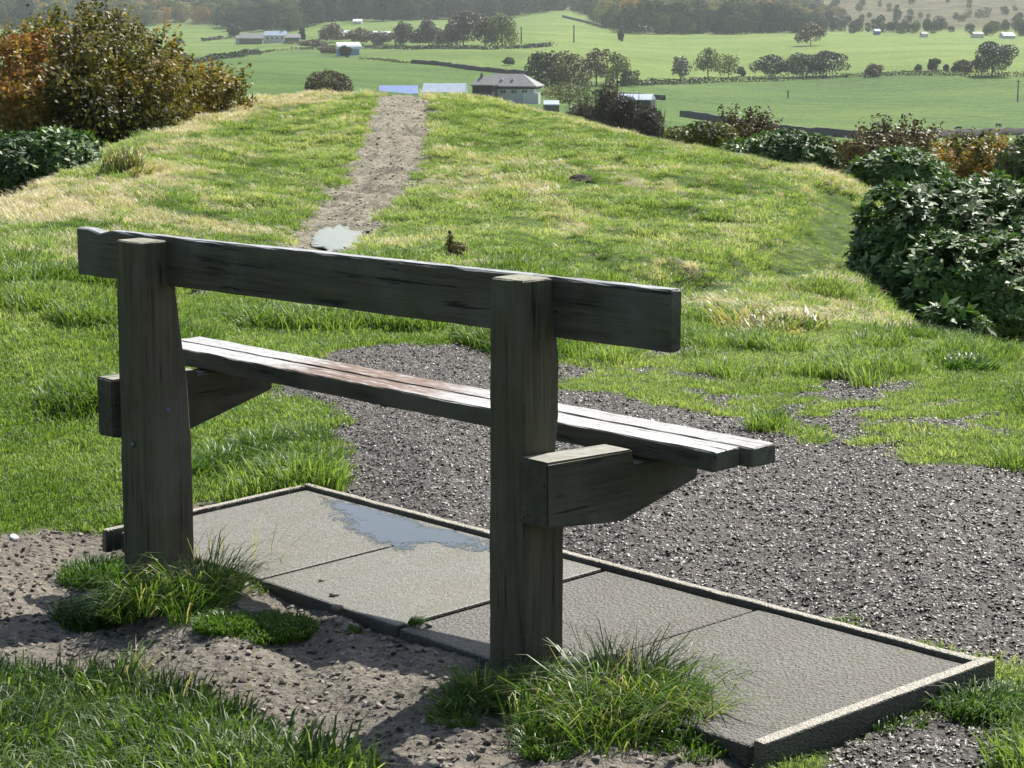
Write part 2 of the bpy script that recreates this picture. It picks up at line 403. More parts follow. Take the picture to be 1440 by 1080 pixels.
colattr(me, 'zone_field', palew.ravel(), palew.ravel(), palew.ravel())
tag(link('ground', me), 'grassy hilltop with worn gravel falling to green valley pasture', 'ground', kind='structure')

# ------------------------------------------------------------------ instanced ground cover
def inst_object(name, pos, rot, scale, idx, tint, sources, label, cat):
    me = bpy.data.meshes.new(name); me.vertices.add(len(pos)); me.vertices.foreach_set('co', np.asarray(pos, np.float32).ravel())
    for nm, typ, key, dat in (('rot', 'FLOAT_VECTOR', 'vector', rot), ('scl', 'FLOAT_VECTOR', 'vector', scale), ('idx', 'INT', 'value', idx), ('tint', 'FLOAT', 'value', tint)):
        at = me.attributes.new(nm, typ, 'POINT'); at.data.foreach_set(key, np.asarray(dat, np.int32 if typ == 'INT' else np.float32).ravel())
    o = link(name, me); tag(o, label, cat, kind='stuff')
    col = bpy.data.collections.new(name+'_kinds')
    for i, s in enumerate(sources):
        so = bpy.data.objects.new(name+'_piece', s); col.objects.link(so)
    g = bpy.data.node_groups.new(name+'_nodes', 'GeometryNodeTree')
    g.interface.new_socket('Geometry', in_out='INPUT', socket_type='NodeSocketGeometry')
    g.interface.new_socket('Geometry', in_out='OUTPUT', socket_type='NodeSocketGeometry')
    gi = g.nodes.new('NodeGroupInput'); go = g.nodes.new('NodeGroupOutput')
    ip = g.nodes.new('GeometryNodeInstanceOnPoints'); ci = g.nodes.new('GeometryNodeCollectionInfo')
    ci.inputs['Collection'].default_value = col; ci.inputs['Separate Children'].default_value = True; ci.inputs['Reset Children'].default_value = True
    def na(nm, typ):
        x = g.nodes.new('GeometryNodeInputNamedAttribute'); x.data_type = typ; x.inputs[0].default_value = nm; return x.outputs[0]
    er = g.nodes.new('FunctionNodeEulerToRotation')
    L = g.links.new
    L(gi.outputs[0], ip.inputs['Points']); L(ci.outputs[0], ip.inputs['Instance']); ip.inputs['Pick Instance'].default_value = True
    L(na('idx', 'INT'), ip.inputs['Instance Index']); L(na('rot', 'FLOAT_VECTOR'), er.inputs[0]); L(er.outputs[0], ip.inputs['Rotation'])
    L(na('scl', 'FLOAT_VECTOR'), ip.inputs['Scale']); L(ip.outputs[0], go.inputs[0])
    md = o.modifiers.new('scatter', 'NODES'); md.node_group = g
    return o

def blades(n, rad, h0, h1, w, lean, seed, mat, bend=.6, name='blades', tintspread=.35, wind=(0, 0)):
    r = np.random.default_rng(seed)
    ang = r.uniform(0, 2*np.pi, n); rr = rad*np.sqrt(r.uniform(0, 1, n))
    bx, by = rr*np.cos(ang), rr*np.sin(ang)
    h = r.uniform(h0, h1, n)*(1-.35*rr/rad)
    la = ang+r.normal(0, .9, n); ln = lean*h*r.uniform(.3, 1.3, n)
    dx, dy = np.cos(la)*ln+wind[0]*h, np.sin(la)*ln+wind[1]*h
    fa = r.uniform(0, np.pi, n); wx, wy = np.cos(fa)*w/2, np.sin(fa)*w/2
    segs = [(0, 1, 0, 0), (.4, .9, .22, .42), (.75, .6, .6, .78), (1, 0, 1.0, 1.0)]
    V = []
    k = r.uniform(bend*.4, bend, n)
    for t, wd, dd, hh in segs[:3]:
        for sgn in (-1, 1):
            V.append(np.stack([bx+dx*dd+sgn*wx*wd, by+dy*dd+sgn*wy*wd, h*hh*(1-.15*k*dd)], 1))
    V.append(np.stack([bx+dx*1.15, by+dy*1.15, h*(1-k*.45)], 1))
    V = np.stack(V, 1).reshape(-1, 3)
    o = np.arange(n)[:, None]*7
    q = np.concatenate([o+np.array([[0, 1, 3, 2]]), o+np.array([[2, 3, 5, 4]])], 0); t3 = o+np.array([[4, 5, 6]])
    tt = r.uniform(-tintspread, tintspread, n)+.5
    return np_mesh(name, V, [q, t3], [mat], tint=np.concatenate([tt, tt, tt]))

def grass_mat(name, stops, trans=.5, rough=.45, spec=.35):
    """colour from the tuft's own tint plus a little change from blade to blade"""
    m = NT(name)
    a = m.attr('tint', 'INSTANCER').outputs['Fac']; b = m.attr('tint', 'GEOMETRY').outputs['Fac']
    f = m.math('ADD', m.math('MULTIPLY', a, .72), m.math('MULTIPLY', b, .28))
    col = m.ramp(f, stops)
    p = m.n('ShaderNodeBsdfPrincipled', {'Base Color': col, 'Roughness': rough, 'Specular IOR Level': spec})
    tr = m.n('ShaderNodeBsdfTranslucent', {'Color': m.mix(1.0, col, (1.25, 1.25, .6), 'MULTIPLY')})
    return m.out(m.n('ShaderNodeMixShader', {0: trans, 1: p.outputs[0], 2: tr.outputs[0]}).outputs[0])
GREEN = [(.12, (.035, .075, .016)), (.35, (.085, .155, .026)), (.55, (.17, .265, .07)), (.75, (.31, .385, .165)), (.93, (.52, .49, .35))]
STRAW = [(.2, (.30, .29, .18)), (.5, (.55, .49, .37)), (.8, (.74, .66, .55))]
M['grass'] = grass_mat('grass_blades', GREEN)
M['straw'] = grass_mat('straw_blades', STRAW, .35)

def scatter_xy(nn, d0, d1, thr=.285, power=1.0, rr=None):
    """points between distances d0, d1 in a wedge; density per area falls as D**-power"""
    rr = rr or rng
    t = rr.uniform(-thr, thr, nn); u = rr.uniform(0, 1, nn); e = 2-power
    Dd = (d0**e+u*(d1**e-d0**e))**(1/e) if abs(e) > 1e-6 else d0*(d1/d0)**u
    return Dd*np.sin(t), Dd*np.cos(t), Dd
def slab_uv(x, y):
    dx, dy = x-SX, y-SY; c, s = math.cos(SYAW), math.sin(SYAW)
    return dx*c-dy*s, dx*s+dy*c
def off_slab(x, y, m=.03):
    u, v = slab_uv(x, y)
    return ~((u > -.05-m*0) & (u < 2.39) & (v < .03) & (v > -.60))

def build_grass():
    # short lawn between three and thirteen metres
    G = [blades(50, .055, .014, .036, .0030, .6, 100+i, M['grass'], name='turf') for i in range(5)]
    L = [blades(60, .07, .045, .105, .0036, .6, 120+i, M['grass'], .8, name='tussock') for i in range(4)]
    x, y, D = scatter_xy(52000, 2.95, 13.5, power=1.0)
    g, s, p, st = zones(x, y)
    cover = (1-sm(g, .25, .6))*(1-sm(s, .25, .6))*(1-sm(p, .3, .7))
    keep = (rng.uniform(0, 1, len(x)) < cover) & off_slab(x, y)
    x, y, D, st = x[keep], y[keep], D[keep], st[keep]
    px, py = project(x, y, zf(x, y))
    tall = fbm(x*2.2, y*2.2, 71, 3)+.35*fbm(x*7, y*7, 75, 2)
    longer = (tall > .17)
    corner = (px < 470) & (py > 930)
    longer |= corner & (rng.uniform(0, 1, len(x)) < .6)
    idx = np.where(longer, 5+rng.integers(0, 4, len(x)), rng.integers(0, 5, len(x)))
    sc = rng.uniform(.7, 1.25, len(x))*(1+.5*np.clip(tall, -.3, .4))*(1+.03*D)
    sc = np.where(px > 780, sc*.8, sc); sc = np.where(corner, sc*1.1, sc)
    tint = .53+.55*fbm(x*1.7, y*1.7, 77, 3)+rng.normal(0, .07, len(x))+np.where(px > 780, .14, 0)-.12*longer+st*.2-np.where(corner, .26, 0)+np.where(corner & (rng.uniform(0, 1, len(x)) < .09), .6, 0)  # corner tint lowered: the backrest's shadow is painted into the grass colour
    z = zf(x, y)-.004
    n_ = len(x); rot = np.stack([rng.normal(0, .12, n_), rng.normal(0, .12, n_), rng.uniform(0, 6.28, n_)], 1)
    sc = sc*.88
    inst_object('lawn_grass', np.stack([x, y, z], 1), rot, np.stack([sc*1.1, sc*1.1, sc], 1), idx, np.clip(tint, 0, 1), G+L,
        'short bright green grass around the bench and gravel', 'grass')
    # hummocky ridge: tussocks and dry straw
    T = [blades(52, .11, .028, .085, .0068, .9, 200+i, M['grass'], .9, name='ridge_tussock', wind=(-.25, -.1)) for i in range(5)]
    S = [blades(40, .12, .04, .13, .0065, .8, 220+i, M['straw'], .9, name='dry_tussock', tintspread=.3, wind=(-.5, -.1)) for i in range(5)]
    x, y, D = scatter_xy(105000, 10.5, 47, power=.6)
    g, s, p, st = zones(x, y)
    keep = (rng.uniform(0, 1, len(x)) > sm(p, .25, .7)) & (g < .3)
    x, y, D, st = x[keep], y[keep], D[keep], st[keep]; n_ = len(x)
    isst = rng.uniform(0, 1, n_) < np.clip(st*.8+.05, 0, 1)
    idx = np.where(isst, 5, 0)+rng.integers(0, 5, n_)
    hm = fbm(x*2.6, y*2.6, 5, 2)+.6*fbm(x*1.1, y*1.1, 88, 2)
    sc = rng.uniform(.65, 1.3, n_)*(1+1.1*np.clip(hm, -.3, .5))*(.8+.012*D)
    sc = np.where(isst, sc*.85, sc)*.72; tr_ = trod(x, y); sc = sc*(1-.55*tr_)
    tint = np.where(isst, .55+rng.normal(0, .14, n_), .60+.6*fbm(x*.8, y*.8, 91, 3)+.5*np.clip(hm, -.4, .3)+rng.normal(0, .09, n_)+.12*st-.12*tr_)
    z = zf(x, y)-.01
    rot = np.stack([rng.normal(0, .15, n_), rng.normal(0, .15, n_), rng.uniform(-.6, .6, n_)+np.where(rng.uniform(0, 1, n_) < .3, 3.1, 0)], 1)
    inst_object('ridge_grass', np.stack([x, y, z], 1), rot, np.stack([sc, sc, sc], 1), idx, np.clip(tint, 0, 1), T+S,
        'rough green and straw coloured grass covering the ridge', 'grass')
build_grass()

def stone_mesh(seed, mat, flat=.5, elong=1.5):
    r = np.random.default_rng(seed)
    bm = bmesh.new(); bmesh.ops.create_icosphere(bm, subdivisions=1, radius=.5)
    for v in bm.verts:
        v.co *= r.uniform(.72, 1.15); v.co.z *= flat; v.co.x *= elong
    me = bpy.data.meshes.new('stone'); bm.to_mesh(me); bm.free(); me.materials.append(mat)
    at = me.attributes.new('tint', 'FLOAT', 'FACE'); at.data.foreach_set('value', np.full(len(me.polygons), .5, np.float32))
    return me
def chip_mat(name, stops, rough, spec):
    m = NT(name); a = m.attr('tint', 'INSTANCER').outputs['Fac']
    p = m.n('ShaderNodeBsdfPrincipled', {'Base Color': m.ramp(a, stops), 'Roughness': rough, 'Specular IOR Level': spec})
    return m.out(p.outputs[0])
M['chip'] = chip_mat('gravel_chips', [(.2, (.02, .017, .014)), (.55, (.075, .066, .056)), (.9, (.34, .31, .275))], .48, .5)
M['crumb'] = chip_mat('soil_crumbs', [(.15, (.05, .042, .034)), (.55, (.17, .152, .126)), (.9, (.30, .26, .22))], .85, .3)
M['pathstone'] = chip_mat('path_stones', [(.15, (.10, .09, .065)), (.55, (.25, .225, .17)), (.9, (.44, .41, .34))], .75, .35)
def build_stones():
    S = [stone_mesh(300+i, M['chip'], .4, 1.7) for i in range(5)]
    x, y, D = scatter_xy(420000, 3.2, 11.5, power=.9)
    g, s, p, st = zones(x, y)
    k = (rng.uniform(0, 1, len(x)) < sm(g, .25, .7)) & off_slab(x, y); x, y = x[k], y[k]; n_ = len(x)
    sz = .0028+.0075*rng.uniform(0, 1, n_)**2.5
    z = zf(x, y)+(fbm(x*24, y*24, 51, 3)*.022+fbm(x*60, y*60, 55, 2)*.012)*.8
    inst_object('gravel', np.stack([x, y, z+sz*.12], 1), rng.uniform(-.5, .5, (n_, 3))*[1, 1, 12], np.stack([sz]*3, 1), rng.integers(0, 5, n_),
        np.clip(rng.beta(1.6, 3.0, n_)*1.1, 0, 1), S, 'dark wet gravel and bark chips worn bare before the bench', 'gravel')
    S = [stone_mesh(330+i, M['crumb'], .55, 1.3) for i in range(5)]
    x, y, D = scatter_xy(60000, 3.1, 7.5, power=.9)
    g, s, p, st = zones(x, y)
    k = (rng.uniform(0, 1, len(x)) < sm(s, .3, .8)) & off_slab(x, y); x, y = x[k], y[k]; n_ = len(x)
    sz = .003+.016*rng.uniform(0, 1, n_)**6
    z = zf(x, y)+(fbm(x*24, y*24, 51, 3)*.022+fbm(x*60, y*60, 55, 2)*.012)*.9
    inst_object('soil_crumbs', np.stack([x, y, z+sz*.15], 1), rng.uniform(-.5, .5, (n_, 3))*[1, 1, 12], np.stack([sz]*3, 1), rng.integers(0, 5, n_),
        rng.uniform(.1, .95, n_), S, 'brown earth crumbs and small stones behind the bench', 'soil')
    S = [stone_mesh(350+i, M['pathstone'], .45, 1.4) for i in range(4)]
    x, y, D = scatter_xy(90000, 8, 41, power=.6)
    g, s, p, st = zones(x, y)
    k = (rng.uniform(0, 1, len(x)) < sm(p, .3, .8)); x, y, D = x[k], y[k], D[k]; n_ = len(x)
    sz = .012+.026*rng.uniform(0, 1, n_)**2.5
    z = zf(x, y)-p[k]*.05*sm(D, 8, 12)+sm(D, 10, 13)*p[k]*(fbm(x*9, y*9, 57, 3)*.05)
    inst_object('path_stones', np.stack([x, y, z], 1), rng.uniform(-.4, .4, (n_, 3))*[1, 1, 12], np.stack([sz]*3, 1), rng.integers(0, 4, n_),
        rng.uniform(.1, .95, n_), S, 'pale stony surface of the path up the ridge', 'gravel')
build_stones()
# ------------------------------------------------------------------ bench (local frame: x along the bench, y forward, z up)
OB = (.0239, 4.09117); BYAW = .79459
def loft(name, secs, mat, parent, chamf=.004, jit=.0005, seed=1, steps=14, axis=2):
    """secs: list of (t, a0, a1, b0, b1) rectangles along an axis; cross-section chamfered, edges a little worn"""
    r = np.random.default_rng(seed); V = []
    T = np.array([s[0] for s in secs]); S = np.array([s[1:] for s in secs])
    tt = []
    for i in range(len(T)-1):
        k = max(1, int(steps*(abs(T[i+1]-T[i]))/abs(T[-1]-T[0]))); tt += list(np.linspace(T[i], T[i+1], k+1)[:-1])
    tt.append(T[-1]); tt = np.array(tt)
    o = np.argsort(T); R_ = np.stack([np.interp(tt, T[o], S[o, j]) for j in range(4)], 1)
    e = chamf*.8*np.sign(T[-1]-T[0])
    tt = np.concatenate([[tt[0]], [tt[0]+e], tt[1:-1], [tt[-1]-e], [tt[-1]]]); R_ = np.concatenate([R_[:1], R_[:1], R_[1:-1], R_[-1:], R_[-1:]])
    m = len(tt); ph = r.uniform(0, 9, 4)
    for i in range(m):
        a0, a1, b0, b1 = R_[i]
        if i in (0, m-1): a0 += chamf*.8; a1 -= chamf*.8; b0 += chamf*.8; b1 -= chamf*.8
        c = chamf*(.8+.2*math.sin(tt[i]*17+ph[0])+r.uniform(-.12, .12))
        P_ = [(a0+c, b0), ((a0+a1)/2, b0), (a1-c, b0), (a1, b0+c), (a1, (b0+b1)/2), (a1, b1-c), (a1-c, b1), ((a0+a1)/2, b1), (a0+c, b1), (a0, b1-c), (a0, (b0+b1)/2), (a0, b0+c)]
        for (A, B) in P_:
            A += r.normal(0, jit); B += r.normal(0, jit)
            V.append((tt[i], A, B) if axis == 0 else ((A, tt[i], B) if axis == 1 else (A, B, tt[i])))
    n_ = 12; q = []
    for i in range(m-1):
        for j in range(n_): q.append((i*n_+j, i*n_+(j+1) % n_, (i+1)*n_+(j+1) % n_, (i+1)*n_+j))
    faces = [tuple(x) for x in q]+[tuple(range(n_)), tuple(range((m-1)*n_, m*n_))]
    me = bpy.data.meshes.new(name); me.from_pydata(V, [], faces)
    bm = bmesh.new(); bm.from_mesh(me); bmesh.ops.recalc_face_normals(bm, faces=bm.faces); bm.to_mesh(me); bm.free()
    me.materials.append(mat)
    return link(name, me, parent)
def prism(name, prof, u0, u1, mat, parent, bev=.004, seed=0, label=None):
    """outline in (y, z) given a thickness along x"""
    bm = bmesh.new()
    vs = [bm.verts.new((u0, y, z)) for y, z in prof]; f = bm.faces.new(vs)
    r = bmesh.ops.extrude_face_region(bm, geom=[f]); ex = [g for g in r['geom'] if isinstance(g, bmesh.types.BMVert)]
    bmesh.ops.translate(bm, verts=ex, vec=(u1-u0, 0, 0)); bmesh.ops.recalc_face_normals(bm, faces=bm.faces)
    bmesh.ops.bevel(bm, geom=list(bm.edges), offset=bev, segments=2, affect='EDGES')
    rr = random.Random(seed)
    for v in bm.verts: v.co += Vector((rr.gauss(0, .0008), rr.gauss(0, .0008), rr.gauss(0, .0008)))
    me = bpy.data.meshes.new(name); bm.to_mesh(me); bm.free(); me.materials.append(mat)
    return link(name, me, parent)
bench = tag(empty('park_bench', (OB[0], OB[1], 0), -BYAW), 'dark weathered wooden bench seen from behind, on two thick posts beside the concrete slabs', 'bench')
loft('post', [(-.3, -.102, .0, 0, .116), (0, -.101, -.001, 0, .114), (.28, -.100, -.001, 0, .112), (.435, -.099, -.001, 0, .090), (.47, -.098, -.001, 0, .093), (.51, -.098, -.001, 0, .097), (.63, -.097, -.001, 0, .096), (.7, -.096, -.001, 0, .087), (.784, -.094, -.002, 0, .079)], M['post'], bench, seed=3, steps=34)
loft('post', [(-.4, -1.387, -1.280, 0, .136), (-.12, -1.386, -1.280, 0, .135), (.27, -1.384, -1.280, 0, .135), (.43, -1.383, -1.281, 0, .128), (.52, -1.382, -1.281, 0, .115), (.65, -1.381, -1.281, 0, .101), (.7635, -1.380, -1.279, 0, .081)], M['post'], bench, seed=4, steps=34)
br = loft('backrest', [(-1.668, .079, .112, .650, .768), (-.9, .0795, .1125, .659, .7755), (.302, .081, .115, .669, .787)], M['plank'], bench, seed=5, steps=40, axis=0, chamf=.005)
# small notch knocked out of the top edge near the far end
for v in br.data.vertices:
    if -1.585 < v.co.x < -1.53 and v.co.z > .76: v.co.z -= .009
sA = [(-1.625, .262, .3385, .420, .462), (-.7, .2615, .3385, .4145, .4560), (.262, .2605, .3390, .409, .4500)]
loft('seat_plank', sA, M['seat'], bench, seed=6, steps=40, axis=0)
sB = [(-1.628, .3450, .4210, .4208, .4622), (-.7, .3450, .4210, .4152, .4562), (.289, .3450, .4190, .4094, .4502)]
loft('seat_plank', sB, M['seat'], bench, seed=7, steps=40, axis=0)
prism('seat_bracket', [(-.016, .311), (.03, .306), (.191, .291), (.43, .345), (.43, .402), (.232, .402), (.228, .434), (-.016, .441)], .0015, .079, M['arm'], bench, seed=1)
prism('seat_bracket', [(-.016, .285), (.10, .268), (.196, .270), (.47, .345), (.47, .4135), (.235, .4135), (.231, .424), (-.016, .427)], -1.456, -1.388, M['arm'], bench, seed=2)
def bolt(u, y, z, ax):
    bm = bmesh.new(); bmesh.ops.create_uvsphere(bm, u_segments=14, v_segments=8, radius=.0075)
    for v in bm.verts:
        if ax == 'u': v.co.x *= .55
        else: v.co.y *= .55
    me = bpy.data.meshes.new('bolt'); bm.to_mesh(me); bm.free(); me.materials.append(M['bolt'])
    for p in me.polygons: p.use_smooth = True
    o = link('bolt', me, bench, (u, y, z)); return o
bolt(-1.2805, .068, .355, 'u'); bolt(-1.329, -.002, .275, 'y')

# ------------------------------------------------------------------ concrete slabs and edging
cs, ss = math.cos(SYAW), math.sin(SYAW)
def SW(u, v, dz=0):
    x = SX+u*cs+v*ss; y = SY+v*cs-u*ss
    return Vector((x, y, slab_z(x, y)+dz))
def slab_px(px, py):
    d = ray(px, py); t = (H-(-.06397*-.568*-1)*0)/1
    # intersect the slab plane
    num = H-(.06397*.568-.01478*5.787); den = .06397*d[0]+.01478*d[1]-d[2]
    t = num/den; x, y = t*d[0], t*d[1]; return slab_uv(x, y)
def concrete_mat(name, base, lichen=True, bs=.5, bd=.003, gs=210.0, rough=.40):
    m = NT(name); co = m.n('ShaderNodeTexCoord').outputs['Object']
    a = m.noise(co, 2.3, 5, .6); b = m.noise(co, 95, 4, .75); c = m.noise(co, 260, 2, .7)
    v = m.n('ShaderNodeTexVoronoi', {'Vector': co, 'Scale': gs}).outputs[0]
    f = m.math('ADD', m.math('MULTIPLY', b, .6), m.math('MULTIPLY', c, .4))
    col = m.ramp(f, [(.33, tuple(x*.32 for x in base)), (.5, base), (.68, tuple(min(1, x*1.75) for x in base))])
    st = m.sstep(m.noise(co, 5.5, 6, .7), .5, .7)
    col = m.mix(m.math('MULTIPLY', st, .45), col, (.10, .085, .06))
    if lichen: col = m.mix(m.math('MULTIPLY', m.sstep(m.noise(co, 11, 5, .7), .6, .7), .5), col, (.09, .10, .045))
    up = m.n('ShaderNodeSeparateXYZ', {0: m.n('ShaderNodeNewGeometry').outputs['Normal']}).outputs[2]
    side_mix = m.math('MULTIPLY', m.math('SUBTRACT', 1.0, m.sstep(up, .35, .75)), m.math('ADD', .55, m.math('MULTIPLY', a, .6)))
    col = m.mix(side_mix, col, (.035, .033, .024))  # faces not turned upward go toward dark brown
    p = m.n('ShaderNodeBsdfPrincipled', {'Base Color': col, 'Roughness': m.math('ADD', rough, m.math('MULTIPLY', a, .25)), 'Specular IOR Level': .5,
        'Normal': m.bump(m.math('ADD', f, m.math('MULTIPLY', v, .5)), bs, bd)})
    return m.out(p.outputs[0])
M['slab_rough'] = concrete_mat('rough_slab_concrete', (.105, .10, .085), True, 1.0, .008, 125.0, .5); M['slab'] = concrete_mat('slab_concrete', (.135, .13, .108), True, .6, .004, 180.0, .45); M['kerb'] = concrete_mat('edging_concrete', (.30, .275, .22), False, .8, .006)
def box_pts(name, c8, mat, loc, bev=.004, sub=10, jit=.0015, seed=0):
    """c8: four top corners, four bottom corners in world coordinates"""
    bm = bmesh.new(); vs = [bm.verts.new(Vector(c)-Vector(loc)) for c in c8]
    for f in ((0, 1, 2, 3), (7, 6, 5, 4), (0, 4, 5, 1), (1, 5, 6, 2), (2, 6, 7, 3), (3, 7, 4, 0)): bm.faces.new([vs[i] for i in f])
    bmesh.ops.recalc_face_normals(bm, faces=bm.faces)
    longs = [e for e in bm.edges if e.calc_length() > .15]
    bmesh.ops.subdivide_edges(bm, edges=longs, cuts=sub, use_grid_fill=True)
    for v in bm.verts:
        w = v.co+Vector(loc); k = float(fbm(np.array([w.x*22+seed]), np.array([w.y*22+w.z*30]), seed, 3)[0])
        v.co += Vector((k, -k, k*.5))*jit*2
    me = bpy.data.meshes.new(name); bm.to_mesh(me); bm.free(); me.materials.append(mat)
    o = link(name, me, None, loc)
    b = o.modifiers.new('bevel', 'BEVEL'); b.width = bev; b.segments = 2; b.limit_method = 'ANGLE'; b.angle_limit = R(50)
    return o
uj = [slab_px(*q)[0] for q in ((640, 745), (850, 799.5), (1065, 856))]
print('joints', uj, 'left kerb end', slab_px(145, 752))
ed = [0.0]+uj+[2.345]
labs = ['concrete paving slab at the far left corner, partly under a puddle', 'concrete paving slab with the end of the puddle, seen between the bench posts',
        'dark grey rough concrete slab right of the near bench post', 'largest rough grey slab at the right end, inside the corner of the edging']
for i in range(4):
    u0, u1 = ed[i]+.006, ed[i+1]-.006; v1, v0 = -.004, -.578-.004*i
    dz = (0, 0, -.003, .001)[i]
    top = [SW(u0, v0, dz), SW(u1, v0, dz), SW(u1, v1, dz), SW(u0, v1, dz)]
    bot = [p_-Vector((0, 0, .055)) for p_ in top]
    loc = tuple(SW((u0+u1)/2, -.3, -.05))
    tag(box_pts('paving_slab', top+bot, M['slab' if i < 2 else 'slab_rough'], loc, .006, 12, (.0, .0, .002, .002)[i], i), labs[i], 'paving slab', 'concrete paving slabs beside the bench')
def kerb(u0, v0, u1, v1, lab, dz, h, seed):
    top = [SW(u0, v0, dz), SW(u1, v0, dz), SW(u1, v1, dz), SW(u0, v1, dz)]
    bot = [p_-Vector((0, 0, h)) for p_ in top]
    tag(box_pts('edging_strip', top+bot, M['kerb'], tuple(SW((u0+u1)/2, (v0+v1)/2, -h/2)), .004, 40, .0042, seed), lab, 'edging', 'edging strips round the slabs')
kerb(-.025, .001, 2.345, .022, 'long pale edging strip between the slabs and the gravel', .010, .07, 1)
kerb(2.348, -.585, 2.378, .030, 'short thick edging strip at the right end of the slabs', .012, .11, 2)
kerb(-.026, slab_px(150, 752)[1], -.002, -.002, 'pale edging strip running behind the far bench post', .010, .06, 3)

# puddles: thin sheets of still water
def water_mat(name, shallow):
    m = NT(name); co = m.n('ShaderNodeTexCoord').outputs['Object']; e = m.attr('depth').outputs['Fac']
    nz = m.noise(co, 130, 3, .6); big = m.noise(co, 11, 4, .6)
    p = m.n('ShaderNodeBsdfPrincipled', {'Base Color': (.022, .024, .020, 1), 'Roughness': .04, 'Specular IOR Level': 1.0, 'IOR': 1.33, 'Coat Weight': .5, 'Coat Roughness': .02, 'Normal': m.bump(nz, .03, .002)})
    k = m.math('ADD', e, m.math('ADD', m.math('MULTIPLY', m.math('SUBTRACT', big, .5), 1.3), m.math('MULTIPLY', m.math('SUBTRACT', nz, .5), 1.1)))
    f = m.sstep(k, .10, .34) if shallow else m.sstep(k, -.1, .1)
    return m.out(m.n('ShaderNodeMixShader', {0: f, 1: m.n('ShaderNodeBsdfTransparent').outputs[0], 2: p.outputs[0]}).outputs[0])
def puddle(name, P3, mat, lab, cat='puddle'):
    P3 = [Vector(p_) for p_ in P3]
    # smooth the outline
    out = []; n_ = len(P3)
    for i in range(n_):
        a_, b_, c_, d_ = P3[i-1], P3[i], P3[(i+1) % n_], P3[(i+2) % n_]
        for t in (0, .25, .5, .75):
            out.append(.5*((2*b_)+(-a_+c_)*t+(2*a_-5*b_+4*c_-d_)*t*t+(-a_+3*b_-3*c_+d_)*t**3))
    cen = sum(out, Vector())/len(out)
    rr = random.Random(5)
    rg = .22 if name == 'path_puddle' else .05
    V = [cen]+[p_+(p_-cen)*rr.uniform(-rg, .4*rg) for p_ in out]
    me = bpy.data.meshes.new(name); me.from_pydata([v-cen for v in V], [], [(0, i+1, (i+1) % len(out)+1) for i in range(len(out))]); me.materials.append(mat)
    at = me.attributes.new('depth', 'FLOAT', 'POINT'); at.data.foreach_set('value', np.array([1.0]+[0.0]*len(out), np.float32))
    tag(link(name, me, None, cen), lab, cat, kind='structure')
def spx(px, py, dz=.0014):
    u, v = slab_px(px, py); return SW(u, v, dz)
M['water'] = water_mat('still_water', False); M['wet'] = water_mat('wet_film', True)
puddle('puddle', [spx(*q, .0010) for q in [(432, 694), (470, 700), (540, 716), (610, 738), (660, 751), (705, 763), (712, 776), (660, 776), (620, 768), (585, 774), (552, 780), (520, 768), (480, 744), (448, 716)]], M['wet'], 'shallow blue reflecting puddle on the slabs beside the edging')
hp_ = [hit(*q, 10) for q in [(438, 338), (455, 324), (478, 318), (500, 322), (516, 330), (510, 342), (485, 347), (455, 347)]]
zz = min(h_[2] for h_ in hp_)+.02
puddle('path_puddle', [(h_[0], h_[1], zz+.01) for h_ in hp_], M['water'], 'bright puddle at the foot of the stony path')

